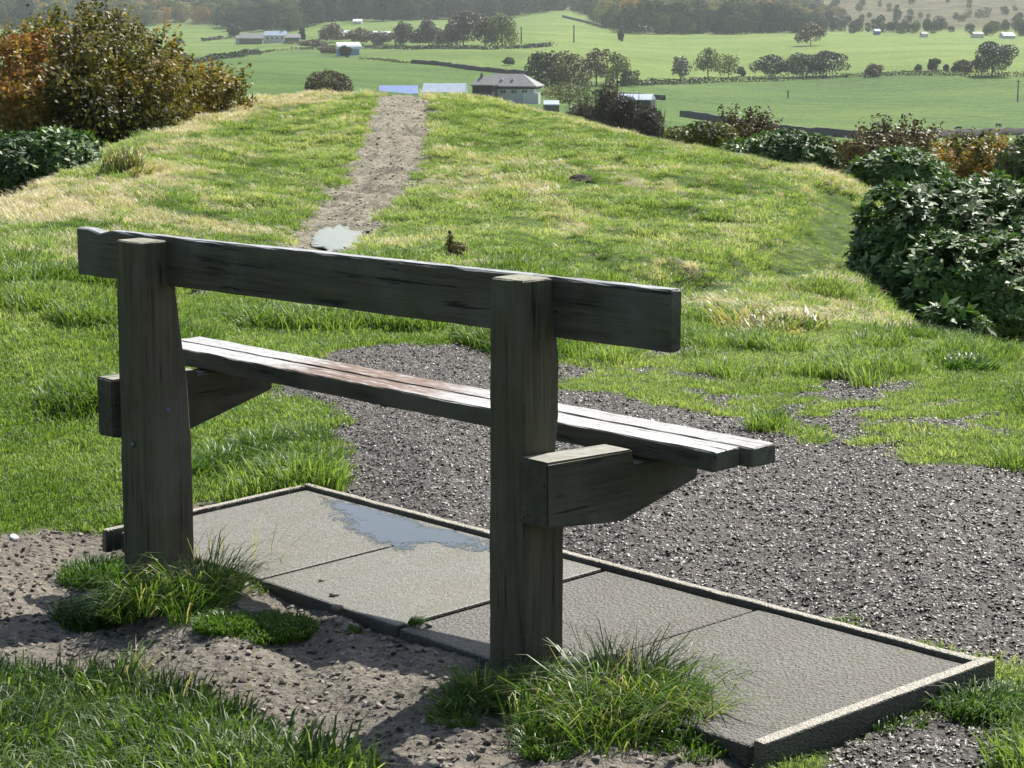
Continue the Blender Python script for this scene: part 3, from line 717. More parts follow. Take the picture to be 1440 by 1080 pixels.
# ------------------------------------------------------------------ separate tufts of grass
M['tuft'] = leaf_mat('tuft_blades', [(.1, (.03, .07, .012)), (.4, (.07, .15, .018)), (.7, (.14, .23, .035)), (.95, (.36, .33, .18))], .45, .4, .4, transcol=(1.25, 1.25, .6))
def tuft(px, py, rad, hgt, nb, lab, seed, lean=.8, w=.004, wind=(0, 0), dry=0., dmin=3.0, bend=.9, tuftgrp=None, cat='grass tuft', z=None):
    x, y, z_ = hit(px, py, dmin)
    if z is not None:
        d = ray(px, py); t = (z-H)/d[2]; x, y, z_ = t*d[0], t*d[1], z
    r0 = np.random.default_rng(seed+900); kk = max(1, nb//90) if hgt > .095 else 1; vs = []; fs4 = []; fs3 = []; tn = []; o_ = 0
    for j in range(kk):      # a matted tuft: many small crowns of unlike height and lean
        q = r0.normal(0, rad*.55, 2) if kk > 1 else np.zeros(2); hs = r0.uniform(.45, 1.1)*(1-.35*min(1, np.hypot(*q)/(rad*1.4)))
        wn = (wind[0]+r0.normal(0, .35), wind[1]+r0.normal(0, .35)); n1 = nb//kk
        mj = blades(n1, rad*(.45 if kk > 1 else 1), hgt*.35*hs, hgt*1.1*hs, w, lean*r0.uniform(.7, 1.3), seed*31+j, M['tuft'], bend, 'x', .3, wn)
        c_ = np.empty(len(mj.vertices)*3, np.float32); mj.vertices.foreach_get('co', c_); c_ = c_.reshape(-1, 3); c_[:, 0] += q[0]; c_[:, 1] += q[1]
        vs.append(c_); k_ = np.arange(n1)[:, None]*7+o_; fs4 += [k_+np.array([[0, 1, 3, 2]]), k_+np.array([[2, 3, 5, 4]])]; fs3.append(k_+np.array([[4, 5, 6]])); o_ += len(c_)
        t1 = np.clip(r0.uniform(.25, .65)+r0.normal(0, .14, n1), 0, 1); tn.append(t1)
        bpy.data.meshes.remove(mj)
    tq = np.concatenate([np.concatenate([t, t]) for t in tn]+tn); me = np_mesh('grass_tuft', np.concatenate(vs), [np.concatenate(fs4), np.concatenate(fs3)], [M['tuft']], tint=tq)
    a = me.attributes['tint']; v = np.empty(len(me.polygons), np.float32); a.data.foreach_get('value', v)
    rr = np.random.default_rng(seed+1); n1 = nb//kk; dr = [rr.uniform(0, 1, n1) < dry for _ in range(kk)]
    v = v-.02+.5*np.concatenate([np.concatenate([t, t]) for t in dr]+dr); a.data.foreach_set('value', np.clip(v, 0, 1))
    return tag(link('grass_tuft', me, None, (x, y, z_-.008)), lab, cat, tuftgrp or 'separate grass tufts round the bench')
tuft(262, 850, .11, .25, 1100, 'long tangled grass tuft leaning on the near side of the far bench post', 1, 1.0, .0038, (.15, -.25), .18)
tuft(215, 862, .07, .20, 380, 'dark long blades drooping at the foot of the far bench post', 2, 1.1, .0038, (-.3, -.25), .1)
tuft(385, 822, .10, .085, 1900, 'low bright grass mound at the edge of the far slab', 3, .7, .0035)
tuft(335, 812, .07, .09, 1000, 'bright grass mound between the far post and the slab mound', 33, .7, .0035)
tuft(375, 884, .11, .075, 2300, 'round bright green grass mound on the soil right of the far post', 4, .7, .0035)
tuft(318, 880, .07, .08, 1000, 'small green mound joining the far post tuft to the round mound', 34, .7, .0035)
tuft(140, 818, .10, .09, 1700, 'soft green grass mound left of the far bench post', 5, .7, .0035)
tuft(128, 876, .085, .09, 1200, 'bright yellow green grass tuft on the soil left of the far post', 6, .8, .0038)
tuft(168, 850, .06, .08, 700, 'small grass clump between the two mounds left of the far post', 36, .8, .0038)
tuft(850, 1005, .16, .22, 3400, 'big shaggy grass tuft at the right foot of the near bench post', 7, .9, .0036, (.1, -.1), .2)
tuft(925, 1015, .10, .16, 1500, 'grass tuft spilling over the near slab edge right of the near post', 8, .9, .0036, (.2, -.05), .12)
tuft(770, 1065, .05, .11, 420, 'upright green grass tuft in shade at the bottom of the picture', 9, .8, .0038, (.1, 0), .05)
tuft(668, 985, .06, .12, 600, 'thin grass tuft left of the near bench post', 10, .9, .0036, (-.1, -.1), .05)
tuft(740, 985, .08, .14, 800, 'shaded grass growing round the near bench post foot', 50, .9, .0036, (0, -.2), .2)
tuft(640, 1010, .05, .06, 220, 'low sparse grass on soil left of the near bench post', 11, .9, .0036)
tuft(965, 1050, .08, .07, 500, 'low green grass at the near corner of the slabs', 35, .9, .0036)
tuft(584, 872, .016, .02, 120, 'tiny moss sprig growing in the joint between two slabs', 12, .9, .003, z=.01)
tuft(335, 655, .14, .14, 2400, 'dark shaded grass tussock left of the gravel under the bench', 13, .8, .004, (0, -.1))
tuft(405, 628, .12, .12, 1700, 'grass tussock at the gravel edge under the seat', 14, .8, .004)
tuft(490, 482, .12, .07, 500, 'dark green grass mound at the top edge of the gravel', 15, .8, .006, dmin=6)
tuft(1192, 880, .045, .06, 260, 'small grass tuft on the gravel against the long edging', 16, .9, .0038)
tuft(1240, 892, .03, .03, 120, 'tiny grass sprig on the gravel right of the small tuft', 17, .9, .0038)
tuft(1400, 990, .10, .09, 1500, 'bright grass tuft outside the corner of the edging', 18, .8, .0038)
tuft(1370, 1000, .07, .08, 600, 'bright grass on the outer side of the short edging', 38, .8, .0038)
tuft(1440, 1010, .09, .07, 700, 'low bright grass at the right edge beyond the short edging', 39, .8, .0038)
tuft(1120, 1062, .05, .05, 260, 'low grass against the outer face of the short edging', 40, .8, .0038)
tuft(1260, 1020, .05, .05, 200, 'thin grass in the shade of the short edging', 41, .8, .0038)
tuft(1345, 520, .14, .14, 700, 'tall bright grass tussock on the verge below the evergreen bush', 19, .7, .007, dmin=6)
tuft(1200, 522, .14, .06, 500, 'flat dark grass tussock on the verge', 20, .7, .007, dmin=6)
tuft(1090, 465, .25, .24, 700, 'brown dry grass tussock where the verge meets the ridge', 21, .8, .010, (-.3, 0), .8, dmin=8)
tuft(173, 243, .26, .42, 700, 'tall straw coloured tussock below the autumn bush', 22, .5, .016, (.1, 0), .85, dmin=12)
tuft(185, 955, .03, .10, 60, 'thin weed sprig on the bare soil', 23, .8, .004, (.1, 0), .3)
for i, (px, py, lab) in enumerate(((560, 868, 'low moss and grass along the back edge of the slabs between the posts'), (490, 872, 'short grass at the back edge of the slabs near the round mound'))):
    tuft(px, py+12, .03, .03, 160, lab, 60+i, .8, .0034)
tuft(1050, 876, .022, .016, 160, 'moss at the kerb end of the joint beside the largest slab', 71, .9, .003)
tuft(975, 905, .016, .014, 120, 'moss sprig halfway along the joint beside the largest slab', 72, .9, .003)
tuft(1140, 884, .02, .02, 140, 'moss against the inner face of the long edging', 73, .9, .003)
def stalks(px, py, n_, h, lab, seed, dmin=3):
    x, y, z = hit(px, py, dmin)
    me = blades(n_, .12, h*.5, h, .0022, .7, seed, M['tuft'], .8, 'dry_stalks', .1, (.3, -.1))
    a = me.attributes['tint']; a.data.foreach_set('value', np.full(len(me.polygons), .92, np.float32))
    tag(link('dry_stalks', me, None, (x, y, z-.01)), lab, 'grass stalks', 'dry grass stalks')
stalks(260, 1000, 26, .22, 'pale dry stalks rising from the grass at bottom left', 1)
stalks(110, 990, 22, .2, 'pale dry stalks in the corner grass at far left', 2)
stalks(880, 985, 40, .28, 'dry seed stalks sticking up from the shaggy tuft', 3)
stalks(330, 800, 24, .26, 'thin dry twigs over the far slab beside the post tuft', 4)
# dark stump on the ridge, molehill, pebbles, litter
M['dark_earth'] = plain('dark_earth', (.045, .035, .026), .95, .4, 8, .6)
def lump_obj(name, px, py, rx, ry, rz_, mat, lab, cat, seed, dmin=3, sub=3, grp=None, amp=.25):
    x, y, z = hit(px, py, dmin); rr = np.random.default_rng(seed)
    bm = bmesh.new(); bmesh.ops.create_icosphere(bm, subdivisions=sub, radius=1)
    for v in bm.verts:
        k = 1+amp*2*float(fbm(np.array([v.co.x*1.7+seed]), np.array([v.co.y*1.7+v.co.z*2.1]), seed, 3)[0])
        v.co = Vector((v.co.x*rx*k, v.co.y*ry*k, v.co.z*rz_*k))
    me = bpy.data.meshes.new(name); bm.to_mesh(me); bm.free(); me.materials.append(mat)
    o = link(name, me, None, (x, y, z+rz_*.3)); o.rotation_euler = (0, 0, rr.uniform(0, 6)); return tag(o, lab, cat, grp)
lump_obj('molehill', 815, 255, .14, .12, .06, M['dark_earth'], 'small brown molehill on the grassy ridge', 'molehill', 3, 12)
pass #lump_obj('fallen_log', 645, 362, .13, .08, .07, M['dark_earth'], 'dark rotten log lying in grass at the foot of the ridge', 'log', 4, 10)
pass #lump_obj('tree_stump', 633, 352, .04, .035, .11, M['dark_earth'], 'thin dark broken stump standing beside the rotten log', 'stump', 5, 10)
M['pebble'] = plain('pebble_stone', (.16, .145, .12), .7, .3, 30, .3)
for i, (px, py, s_, lab) in enumerate(((470, 838, .009, 'dark pebble on the slab, nearest the round mound'), (452, 817, .006, 'small dark pebble on the slab beside the low mound'), (603, 880, .007, 'pebble on the slab beside the moss sprig'),
      (474, 856, .010, 'pebble at the back edge of the slab by the round mound'))):
    u, v = slab_px(px, py); w = SW(u, v, s_*.3)
    bm = bmesh.new(); bmesh.ops.create_icosphere(bm, subdivisions=2, radius=s_)
    rr = random.Random(i)
    for q in bm.verts: q.co *= rr.uniform(.8, 1.15); q.co.z *= .65; q.co.x *= 1.3
    me = bpy.data.meshes.new('pebble'); bm.to_mesh(me); bm.free(); me.materials.append(M['pebble'])
    tag(link('pebble', me, None, w), lab, 'pebble', 'pebbles on the slabs')
M['paper'] = plain('crumpled_paper', (.72, .72, .74), .7, .1, 30, .3)
lump_obj('litter', 20, 757, .022, .012, .008, M['paper'], 'crumpled white paper scrap on the soil at the left edge', 'litter', 8, 3, 2)
# ------------------------------------------------------------------ foliage
def norm(a): return a/(np.linalg.norm(a, axis=-1, keepdims=True)+1e-9)
def crown_points(lobes, n_, r, inner=.25, lump=.12, low=-.9, inscale=.8):
    """points near the surfaces of a set of ellipsoids, with lumps and gaps"""
    L = np.array(lobes, float); vol = (L[:, 3]*L[:, 4]+L[:, 3]*L[:, 5]+L[:, 4]*L[:, 5]); pk = vol/vol.sum()
    k = r.choice(len(L), n_, p=pk); d = norm(r.normal(0, 1, (n_, 3))); d[:, 2] = np.where(d[:, 2] < low, -d[:, 2], d[:, 2])
    rad = np.where(r.uniform(0, 1, n_) < inner, r.uniform(.35, .9, n_), r.normal(1, .05, n_))
    rad = rad+lump*2*fbm(d[:, 0]*2.3+k*3.1, d[:, 1]*2.3+d[:, 2]*2.9+k, 3, 3)
    p = L[k, :3]+d*L[k, 3:6]*rad[:, None]
    keep = np.ones(n_, bool)
    for j in range(len(L)):
        q = (p-L[j, :3])/L[j, 3:6]; keep &= ~((np.linalg.norm(q, axis=1) < inscale*.85) & (k != j) & (rad > .9))
    return p[keep], norm(d[keep]/L[k[keep], 3:6]), k[keep], rad[keep]
def leaf_quads(p, nrm, Ln, Wd, r, jit=.6, tang=None, fold=0):
    n_ = len(p); nn = norm(nrm+r.normal(0, jit, (n_, 3)))
    t = tang if tang is not None else r.normal(0, 1, (n_, 3))
    t = norm(t-(t*nn).sum(1, keepdims=True)*nn); s = np.cross(nn, t)
    Ln = np.broadcast_to(np.asarray(Ln, float), (n_,))[:, None]; Wd = np.broadcast_to(np.asarray(Wd, float), (n_,))[:, None]
    V = np.stack([p-t*Ln*.5, p+s*Wd*.5+t*Ln*.05, p+t*Ln*.5, p-s*Wd*.5+t*Ln*.05], 1).reshape(-1, 3)
    q = (np.arange(n_)[:, None]*4+np.arange(4)[None])
    return V, q
def tube(path, rads, sides=7):
    V = []; Fc = []; path = [Vector(p_) for p_ in path]
    for i, p_ in enumerate(path):
        d = (path[min(i+1, len(path)-1)]-path[max(i-1, 0)]).normalized()
        a_ = d.orthogonal().normalized(); b_ = d.cross(a_)
        for j in range(sides):
            an = 2*math.pi*j/sides; V.append(p_+(a_*math.cos(an)+b_*math.sin(an))*rads[i])
    for i in range(len(path)-1):
        for j in range(sides): Fc.append((i*sides+j, i*sides+(j+1) % sides, (i+1)*sides+(j+1) % sides, (i+1)*sides+j))
    return np.array([tuple(v) for v in V]), np.array(Fc)
def merge(parts):
    V = []; Fq = []; o = 0
    for v, f in parts: V.append(v); Fq.append(f+o); o += len(v)
    return np.concatenate(V), np.concatenate(Fq)
M['bark'] = plain('bark', (.075, .06, .048), .9, .35, 5, .5)
M['twig'] = plain('twig_bark', (.10, .075, .07), .9, .3, 5, .3)
def limbs(h, th0, crown_c, rx, ry, rz_, seed, nb=6, r0=.02, sub=3, twiggy=False):
    """trunk with limbs reaching into the crown"""
    rr = random.Random(seed); parts = []
    top = Vector(crown_c); base = Vector((0, 0, -.04*h)); mid = base.lerp(top, .5)+Vector((rr.uniform(-.03, .03)*h, 0, 0))
    parts.append(tube([base, base.lerp(mid, .5), mid, top+Vector((0, 0, rz_*.3))], [h*r0*1.3, h*r0, h*r0*.8, h*r0*.25]))
    for i in range(nb):
        a_ = 2*math.pi*i/nb+rr.uniform(-.4, .4); s0 = base.lerp(top, rr.uniform(.35, .8))
        e = top+Vector((math.cos(a_)*rx*rr.uniform(.6, .95), math.sin(a_)*ry*rr.uniform(.6, .95), rz_*rr.uniform(-.25, .75)))
        m_ = s0.lerp(e, .5)+Vector((0, 0, rz_*.12)); parts.append(tube([s0, m_, e], [h*r0*.55, h*r0*.35, h*r0*.08], 5))
        for k in range(sub):
            t_ = rr.uniform(.3, .95); s1 = s0.lerp(e, t_)+Vector((0, 0, rz_*.1)); e1 = s1+Vector((rr.uniform(-1, 1)*rx*.45, rr.uniform(-1, 1)*ry*.45, rz_*rr.uniform(0, .5)))
            parts.append(tube([s1, s1.lerp(e1, .5)+Vector((0, 0, .03*h)), e1], [h*r0*.22, h*r0*.14, h*r0*.04], 4))
    return merge(parts)
LM = {}
def LMat(key, stops, **k):
    if key not in LM: LM[key] = leaf_mat('leaves_'+key, stops, **k)
    return LM[key]
LMat('autumn', [(.1, (.05, .05, .016)), (.33, (.15, .14, .035)), (.6, (.31, .21, .06)), (.85, (.46, .20, .085))], trans=.4)
LMat('olive', [(.1, (.035, .05, .014)), (.4, (.08, .10, .025)), (.65, (.14, .14, .04)), (.9, (.24, .20, .07))], trans=.4)
LMat('green', [(.1, (.018, .03, .012)), (.5, (.04, .065, .022)), (.9, (.09, .115, .04))], trans=.3)
LMat('dark', [(.1, (.012, .02, .010)), (.5, (.026, .04, .018)), (.9, (.06, .075, .03))], trans=.25)
LMat('brown', [(.1, (.045, .038, .02)), (.5, (.10, .085, .038)), (.9, (.22, .155, .065))], trans=.3)
LMat('glossy', [(.1, (.010, .024, .010)), (.4, (.04, .09, .02)), (.7, (.10, .18, .045)), (.95, (.21, .29, .10))], trans=.25, rough=.5, spec=.35)
LMat('purple', [(.1, (.05, .04, .042)), (.5, (.10, .082, .082)), (.9, (.17, .14, .13))], trans=.2)
def root_at(name, px, py=None, D=None, dmin=50):
    if D is None: x, y, z = hit(px, py, dmin)
    else: x, y, z = at_dist(px, D)
    return x, y, z
def tree(kind, lab, cat, loc, h, w, mat, seed, n_=900, leaf=.35, group=None, trunk=.3, lobes=None, lean=0, sparse=0., depth=None, nb=6, name_crown='crown', rz=0, up=.55):
    w = w*1.25; depth = (depth or w)*1.0; leaf = leaf*1.15; n_ = int(n_*2.2); trunk = trunk*.45
    """crown of leaf sprays over a branching trunk; h height, w width"""
    r = np.random.default_rng(seed); rr = random.Random(seed)
    dp = depth or w
    ch = h*(1-trunk); cz = h*trunk+ch*.5
    if lobes is None:
        lobes = []
        k = rr.choice((6, 7, 8))
        lobes.append((0, 0, cz, w*.34, dp*.34, ch*.44))
        for i in range(k):
            a_ = 2*math.pi*i/k+rr.uniform(-.3, .3); q = rr.uniform(.22, .32)
            lobes.append((math.cos(a_)*w*q, math.sin(a_)*dp*q, cz+rr.uniform(-.36, .26)*ch, w*rr.uniform(.15, .23), dp*rr.uniform(.15, .23), ch*rr.uniform(.18, .27)))
        lobes.append((rr.uniform(-.1, .1)*w, 0, h-ch*.2, w*.2, dp*.2, ch*.2))
    lobes = np.array(lobes, float); lobes[:, 0] += lean*(lobes[:, 2]/h)*h
    p_, nn, k_, rad = crown_points(lobes, int(n_*(1-sparse)), r, inner=.3+.3*sparse, lump=.16)
    nn = norm(nn+np.array([0, 0, up*.3]))
    V, q = leaf_quads(p_, nn, leaf*r.uniform(.7, 1.5, len(p_)), leaf*.62*r.uniform(.7, 1.4, len(p_)), r, .75)
    lt = r.uniform(0, 1, len(lobes)+1)
    tint = np.clip(.18+.5*lt[k_]+r.normal(0, .16, len(p_)), 0, 1)
    root = tag(empty(kind, loc, rz), lab, cat, group)
    link(name_crown, np_mesh(name_crown, V, [q], [mat], tint=tint), root)
    tv, tf = limbs(h, 0, (lean*cz, 0, cz), w*.4, dp*.4, ch*.45, seed, nb=nb)
    link('trunk', np_mesh('trunk', tv, [tf], [M['bark']], smooth=True), root)
    return root

def leafy_bush(kind, lab, cat, loc, lobes, mat, seed, n_, leaf, asp=.6, group=None, jit=.6, inner=.35, tintf=None, rosette=0, twigs=60, spikes=0, lump=.12, low=-.4, shoots=0, shoot_len=.4):
    r = np.random.default_rng(seed); L = np.array(lobes, float)
    p_, nn, k_, rad = crown_points(L, n_, r, inner=inner, lump=lump, low=low)
    p_[:, 2] = np.abs(p_[:, 2])
    if shoots:   # leafy shoots standing out from the surface
        o_ = np.nonzero(rad > .95)[0]; b_ = r.choice(o_, shoots); dr = norm(nn[b_]+np.array([0, 0, .7])+r.normal(0, .35, (shoots, 3)))
        ln = shoot_len*r.uniform(.3, 1.1, shoots); t_ = np.linspace(0, 1, 22)
        sp_ = (p_[b_][:, None]+dr[:, None]*(ln[:, None]*t_)[..., None]).reshape(-1, 3)+r.normal(0, leaf*.45, (shoots*22, 3))
        p_ = np.concatenate([p_, sp_]); nn = np.concatenate([nn, np.repeat(dr, 22, 0)]); k_ = np.concatenate([k_, np.repeat(k_[b_], 22)]); rad = np.concatenate([rad, np.ones(len(sp_))])
    root = tag(empty(kind, loc), lab, cat, group)
    lt = r.uniform(0, 1, len(L)+1)
    if rosette:
        m_ = len(p_); ax = norm(nn+np.array([0, 0, .7])+r.normal(0, .35, (m_, 3)))
        P_ = np.repeat(p_, rosette, 0); A_ = np.repeat(ax, rosette, 0)
        o = r.normal(0, 1, (len(P_), 3)); o = norm(o-(o*A_).sum(1, keepdims=True)*A_)
        tdir = norm(o+A_*r.uniform(-.25, .55, (len(P_), 1))); ln = leaf*np.repeat(r.uniform(.6, 1.35, m_), rosette)*r.uniform(.7, 1.2, len(P_))
        V, q = leaf_quads(P_+tdir*ln[:, None]*.5, norm(A_-tdir*(A_*tdir).sum(1, keepdims=True)), ln, ln*asp, r, .22, tang=tdir)
        tint = np.repeat(.25+.45*lt[k_]*.6+.25*r.uniform(0, 1, m_), rosette)+r.normal(0, .13, len(P_))
    else:
        V, q = leaf_quads(p_, nn, leaf*r.uniform(.6, 1.4, len(p_)), leaf*asp*r.uniform(.7, 1.3, len(p_)), r, jit)
        cl = fbm(p_[:, 0]*1.4+seed, p_[:, 2]*1.4+p_[:, 1], seed, 3)
        tint = .2+.45*lt[k_]+cl*.8+r.normal(0, .13, len(p_))
        if tintf is not None: tint = tint+tintf(p_)
    link('leaves', np_mesh('leaves', V, [q], [mat], tint=np.clip(tint, 0, 1)), root)
    rr = random.Random(seed); parts = []; 
    mx = L[:, 0].min()*.5, L[:, 0].max()*.5
    for i in range(twigs):
        k = rr.randrange(len(L)); l = L[k]
        d = Vector((rr.gauss(0, 1), rr.gauss(0, 1), abs(rr.gauss(.3, 1)))).normalized()
        e = Vector(l[:3])+Vector((d.x*l[3], d.y*l[4], d.z*l[5]))*rr.uniform(.85, 1.08+spikes); b_ = Vector((l[0]*.7+rr.uniform(-.3, .3)*l[3], l[1]*.7, -.05))
        parts.append(tube([b_, b_.lerp(e, .5)+Vector((0, 0, .15*l[5])), e], [.022*l[5]+.004, .014*l[5], .003*l[5]+.001], 4))
    v, f = merge(parts); link('stems', np_mesh('stems', v, [f], [M['twig']]), root)
    return root
def at_px_height(px, py, D):
    """height above the ground at distance D seen at pixel py"""
    x, y, z = at_dist(px, D); _, t = az_tan(px, py); return H+D*t-z

# big rhododendron at the right, and its neighbours
def lobes_px(pxc, D, items):
    """items: (px, py_top, py_bottom, width_px, depth) -> lobes relative to the ground point under pxc"""
    x0, y0, z0 = at_dist(pxc, D); th0 = math.atan2(x0, y0); out = []
    for (px, pt, pb, wpx, dp, off) in items:
        Dd = D+off; th1, tt = az_tan(px, pt); _, tb = az_tan(px, pb)
        zt = H+Dd*tt; zb = H+Dd*tb; rx = wpx/2/F*Dd*math.cos(th1)
        out.append((Dd*math.sin(th1)-x0, Dd*math.cos(th1)-y0, (zt+zb)/2-z0, rx, dp, max(.05, (zt-zb)/2)))
    return (x0, y0, z0), out
loc, lb = lobes_px(1330, 17, [(1330,255,400,170,.7,.4),(1265,262,380,120,.5,.1),(1390,252,400,150,.8,.8),(1250,325,440,105,.5,-.1),(1320,325,455,150,.6,-.3),(1400,330,470,150,.7,-.2),(1450,270,460,150,.8,.5),
   (1300,300,470,150,.6,.3),(1360,260,330,130,.5,.7),(1410,390,478,110,.5,-.5),(1510,290,470,150,.8,.5),(1300,385,455,90,.4,-.2)])
leafy_bush('rhododendron_bush', 'large glossy dark green rhododendron filling the right edge below the ridge', 'bush', loc, lb, LM['glossy'], 11, 9500, .075, .38, rosette=8, inner=.25, twigs=50, low=-.9)
loc, lb = lobes_px(1345, 13.3, [(1330,433,470,55,.15,0),(1365,445,480,45,.15,0)])
leafy_bush('rhododendron_sprig', 'small leafy rhododendron sprig on the slope in front of the large bush', 'bush', loc, lb, LM['glossy'], 12, 170, .09, .36, rosette=7, twigs=10)
loc, lb = lobes_px(1255, 30, [(1230,222,265,60,.5,0),(1270,212,262,90,.7,0),(1305,228,268,60,.5,.3)])
leafy_bush('rhododendron_bush', 'low dark evergreen bush on the skyline just above the large rhododendron', 'bush', loc, lb, LM['glossy'], 13, 2300, .11, .4, rosette=7, low=-.9)
loc, lb = lobes_px(1110, 42, [(1075,192,235,60,.8,0),(1110,186,240,80,1,0),(1150,195,245,70,.8,0),(1180,215,260,50,.8,0),(1040,200,235,50,.7,0)])
leafy_bush('rhododendron_bush', 'wide evergreen bush behind the right shoulder of the ridge', 'bush', loc, lb, LM['glossy'], 14, 3800, .13, .42, rosette=7, low=-.9)
sh = 'olive and brown shrubs beyond the ridge'
def shrub(pxc, D, items, mat, seed, n_, leaf, lab, **k):
    loc, lb = lobes_px(pxc, D, items)
    return leafy_bush('shrub', lab, 'shrub', loc, lb, LM[mat], seed, n_, leaf, .6, group=sh, low=-.9, **k)
shrub(985, 46, [(960,178,210,50,.8,0),(990,172,215,60,.9,0),(1015,175,215,50,.8,0)], 'olive', 21, 5200, .085, 'yellow green shrub on the skyline, leftmost of those beyond the ridge')
shrub(1050, 47, [(1045,172,205,55,.8,0),(1065,180,210,40,.8,0)], 'brown', 22, 4000, .08, 'brownish shrub between the yellow shrub and the wide evergreen', spikes=.25, shoots=160, shoot_len=.45, lump=.2)
shrub(1255, 40, [(1220,196,232,70,.9,0),(1262,190,230,80,1,0),(1300,202,235,60,.9,0)], 'brown', 23, 6500, .075, 'twiggy brown shrub standing before the cows and the field wall', spikes=.3, lump=.25, twigs=140, shoots=240, shoot_len=.40)
shrub(1360, 34, [(1335,212,262,70,.8,0),(1375,204,262,80,.9,0),(1400,210,262,60,.8,0)], 'autumn', 24, 6500, .07, 'rusty brown shrub above the right end of the large rhododendron', spikes=.3, lump=.25, twigs=120, shoots=240, shoot_len=.26)
shrub(1435, 30, [(1430,205,275,50,.7,0),(1455,190,280,60,.8,0)], 'green', 25, 3800, .07, 'dark green shrub cut by the right edge', spikes=.2)
x, y, z = hit(640, 358, 10)
leafy_bush('weed_clump', 'small dark brown withered weed clump at the foot of the ridge behind the backrest', 'weed', (x, y, z), [(0, 0, .03, .075, .06, .05), (-.035, 0, .08, .02, .02, .07), (.03, 0, .03, .05, .05, .03)], LM['brown'], 77, 900, .022, .35, low=-.9, twigs=40, spikes=.3)
# left: autumn bushes
loc, lb = lobes_px(120, 31, [(150,22,150,170,1.4,.5),(90,45,180,180,1.3,0),(205,70,170,110,1,.3),(60,60,200,150,1.2,-.3),(120,110,225,200,1.2,-.6),(40,120,230,130,1.2,-.4),(215,110,190,90,.8,-.1),(20,60,160,120,1.1,0),(235,95,170,50,.6,.2),(150,30,80,90,.8,.6),(180,140,215,110,.8,-.3)])
leafy_bush('autumn_bush', 'tall bush turning orange and brown at the left edge of the ridge', 'bush', loc, lb, LM['autumn'], 31, 30000, .072, .6, inner=.45, lump=.34, spikes=.2, twigs=220, shoots=700, shoot_len=.34, low=-.9,
    tintf=lambda p_: -.18+.36*(p_[:, 0] < -.2)*(p_[:, 2] < 2.0+.2*p_[:, 0])+.0)
loc, lb = lobes_px(265, 33, [(250,92,175,90,.7,0),(285,104,165,80,.6,0),(232,120,190,60,.6,-.4),(318,112,150,56,.5,.4)])
leafy_bush('autumn_bush', 'low yellowing bush trailing right from the tall autumn bush', 'bush', loc, lb, LM['autumn'], 32, 5200, .07, .6, inner=.4, lump=.3, spikes=.15, shoots=160, shoot_len=.28, low=-.9, tintf=lambda p_: .05)
loc, lb = lobes_px(50, 25, [(30,190,275,110,.7,0),(75,185,262,90,.6,0),(110,192,245,50,.5,.3),(-20,200,290,90,.6,0)])
leafy_bush('rhododendron_bush', 'dark evergreen bush under the orange bush at the left edge', 'bush', loc, lb, LM['glossy'], 33, 2800, .095, .38, rosette=7, low=-.9)
# ------------------------------------------------------------------ valley: field trees
TG = 'trees standing among the fields'
def ftree(px, pb, wpx, hpx, mat, seed, lab, n_=1300, kind='field_tree', trunk=.25, leafpx=2.6, sparse=0., cat='tree', dmin=60, grp=TG, D=None, **k):
    if D is None: x, y, z = hit(px, pb, dmin)
    else: x, y, z = at_dist(px, D)
    Dd = math.hypot(x, y); s = Dd/F
    if D is not None:
        _, t = az_tan(px, pb-hpx); hh = H+Dd*t-z
    else: hh = hpx*s
    return tree(kind, lab, cat, (x, y, z), hh, wpx*s, LM[mat], seed, n_, leafpx*s, grp, trunk, sparse=sparse, **k)
ftree(1395, 107, 56, 46, 'dark', 41, 'large rounded dark tree on the hedge line at the far right', 1900, trunk=.16)
ftree(1352, 104, 26, 19, 'brown', 42, 'small brown tree left of the large rounded tree', 700, trunk=.2)
ftree(1309, 101, 15, 18, 'green', 43, 'small leaning tree on the right hedge line', 350, lean=.3)
ftree(1330, 101, 7, 10, 'dark', 44, 'tiny bush tree between the leaning tree and the brown tree', 160)
ftree(1291, 100, 10, 9, 'green', 45, 'low bush on the hedge left of the leaning tree', 160)
ftree(1228, 108, 26, 18, 'brown', 46, 'round brown thorn bush in the middle of the right hedge line', 500, trunk=.06)
ftree(1140, 64, 38, 31, 'brown', 47, 'lone round oak standing in the pale upper field', 900, trunk=.22)
ftree(957, 112, 26, 32, 'purple', 48, 'thin half bare tree, leftmost on the right hedge line', 650, sparse=.35, trunk=.28)
ftree(996, 110, 38, 42, 'olive', 49, 'tall pale half bare tree with an open crown on the hedge line', 950, sparse=.3, trunk=.25)
ftree(1024, 109, 30, 34, 'olive', 50, 'open branched pale tree right of the tallest half bare tree', 600, sparse=.45, trunk=.3)
ftree(1042, 108, 12, 14, 'green', 51, 'small bush at the foot of the half bare trees', 200)
ftree(1085, 109, 52, 31, 'dark', 52, 'broad low dark tree, left of the hedge line clump', 1100, trunk=.2)
ftree(1128, 108, 48, 32, 'green', 53, 'broad dark green tree in the middle of the hedge line clump', 1100, trunk=.15)
ftree(1162, 107, 54, 34, 'dark', 54, 'widest dark tree at the right end of the hedge line clump', 1200, trunk=.12)
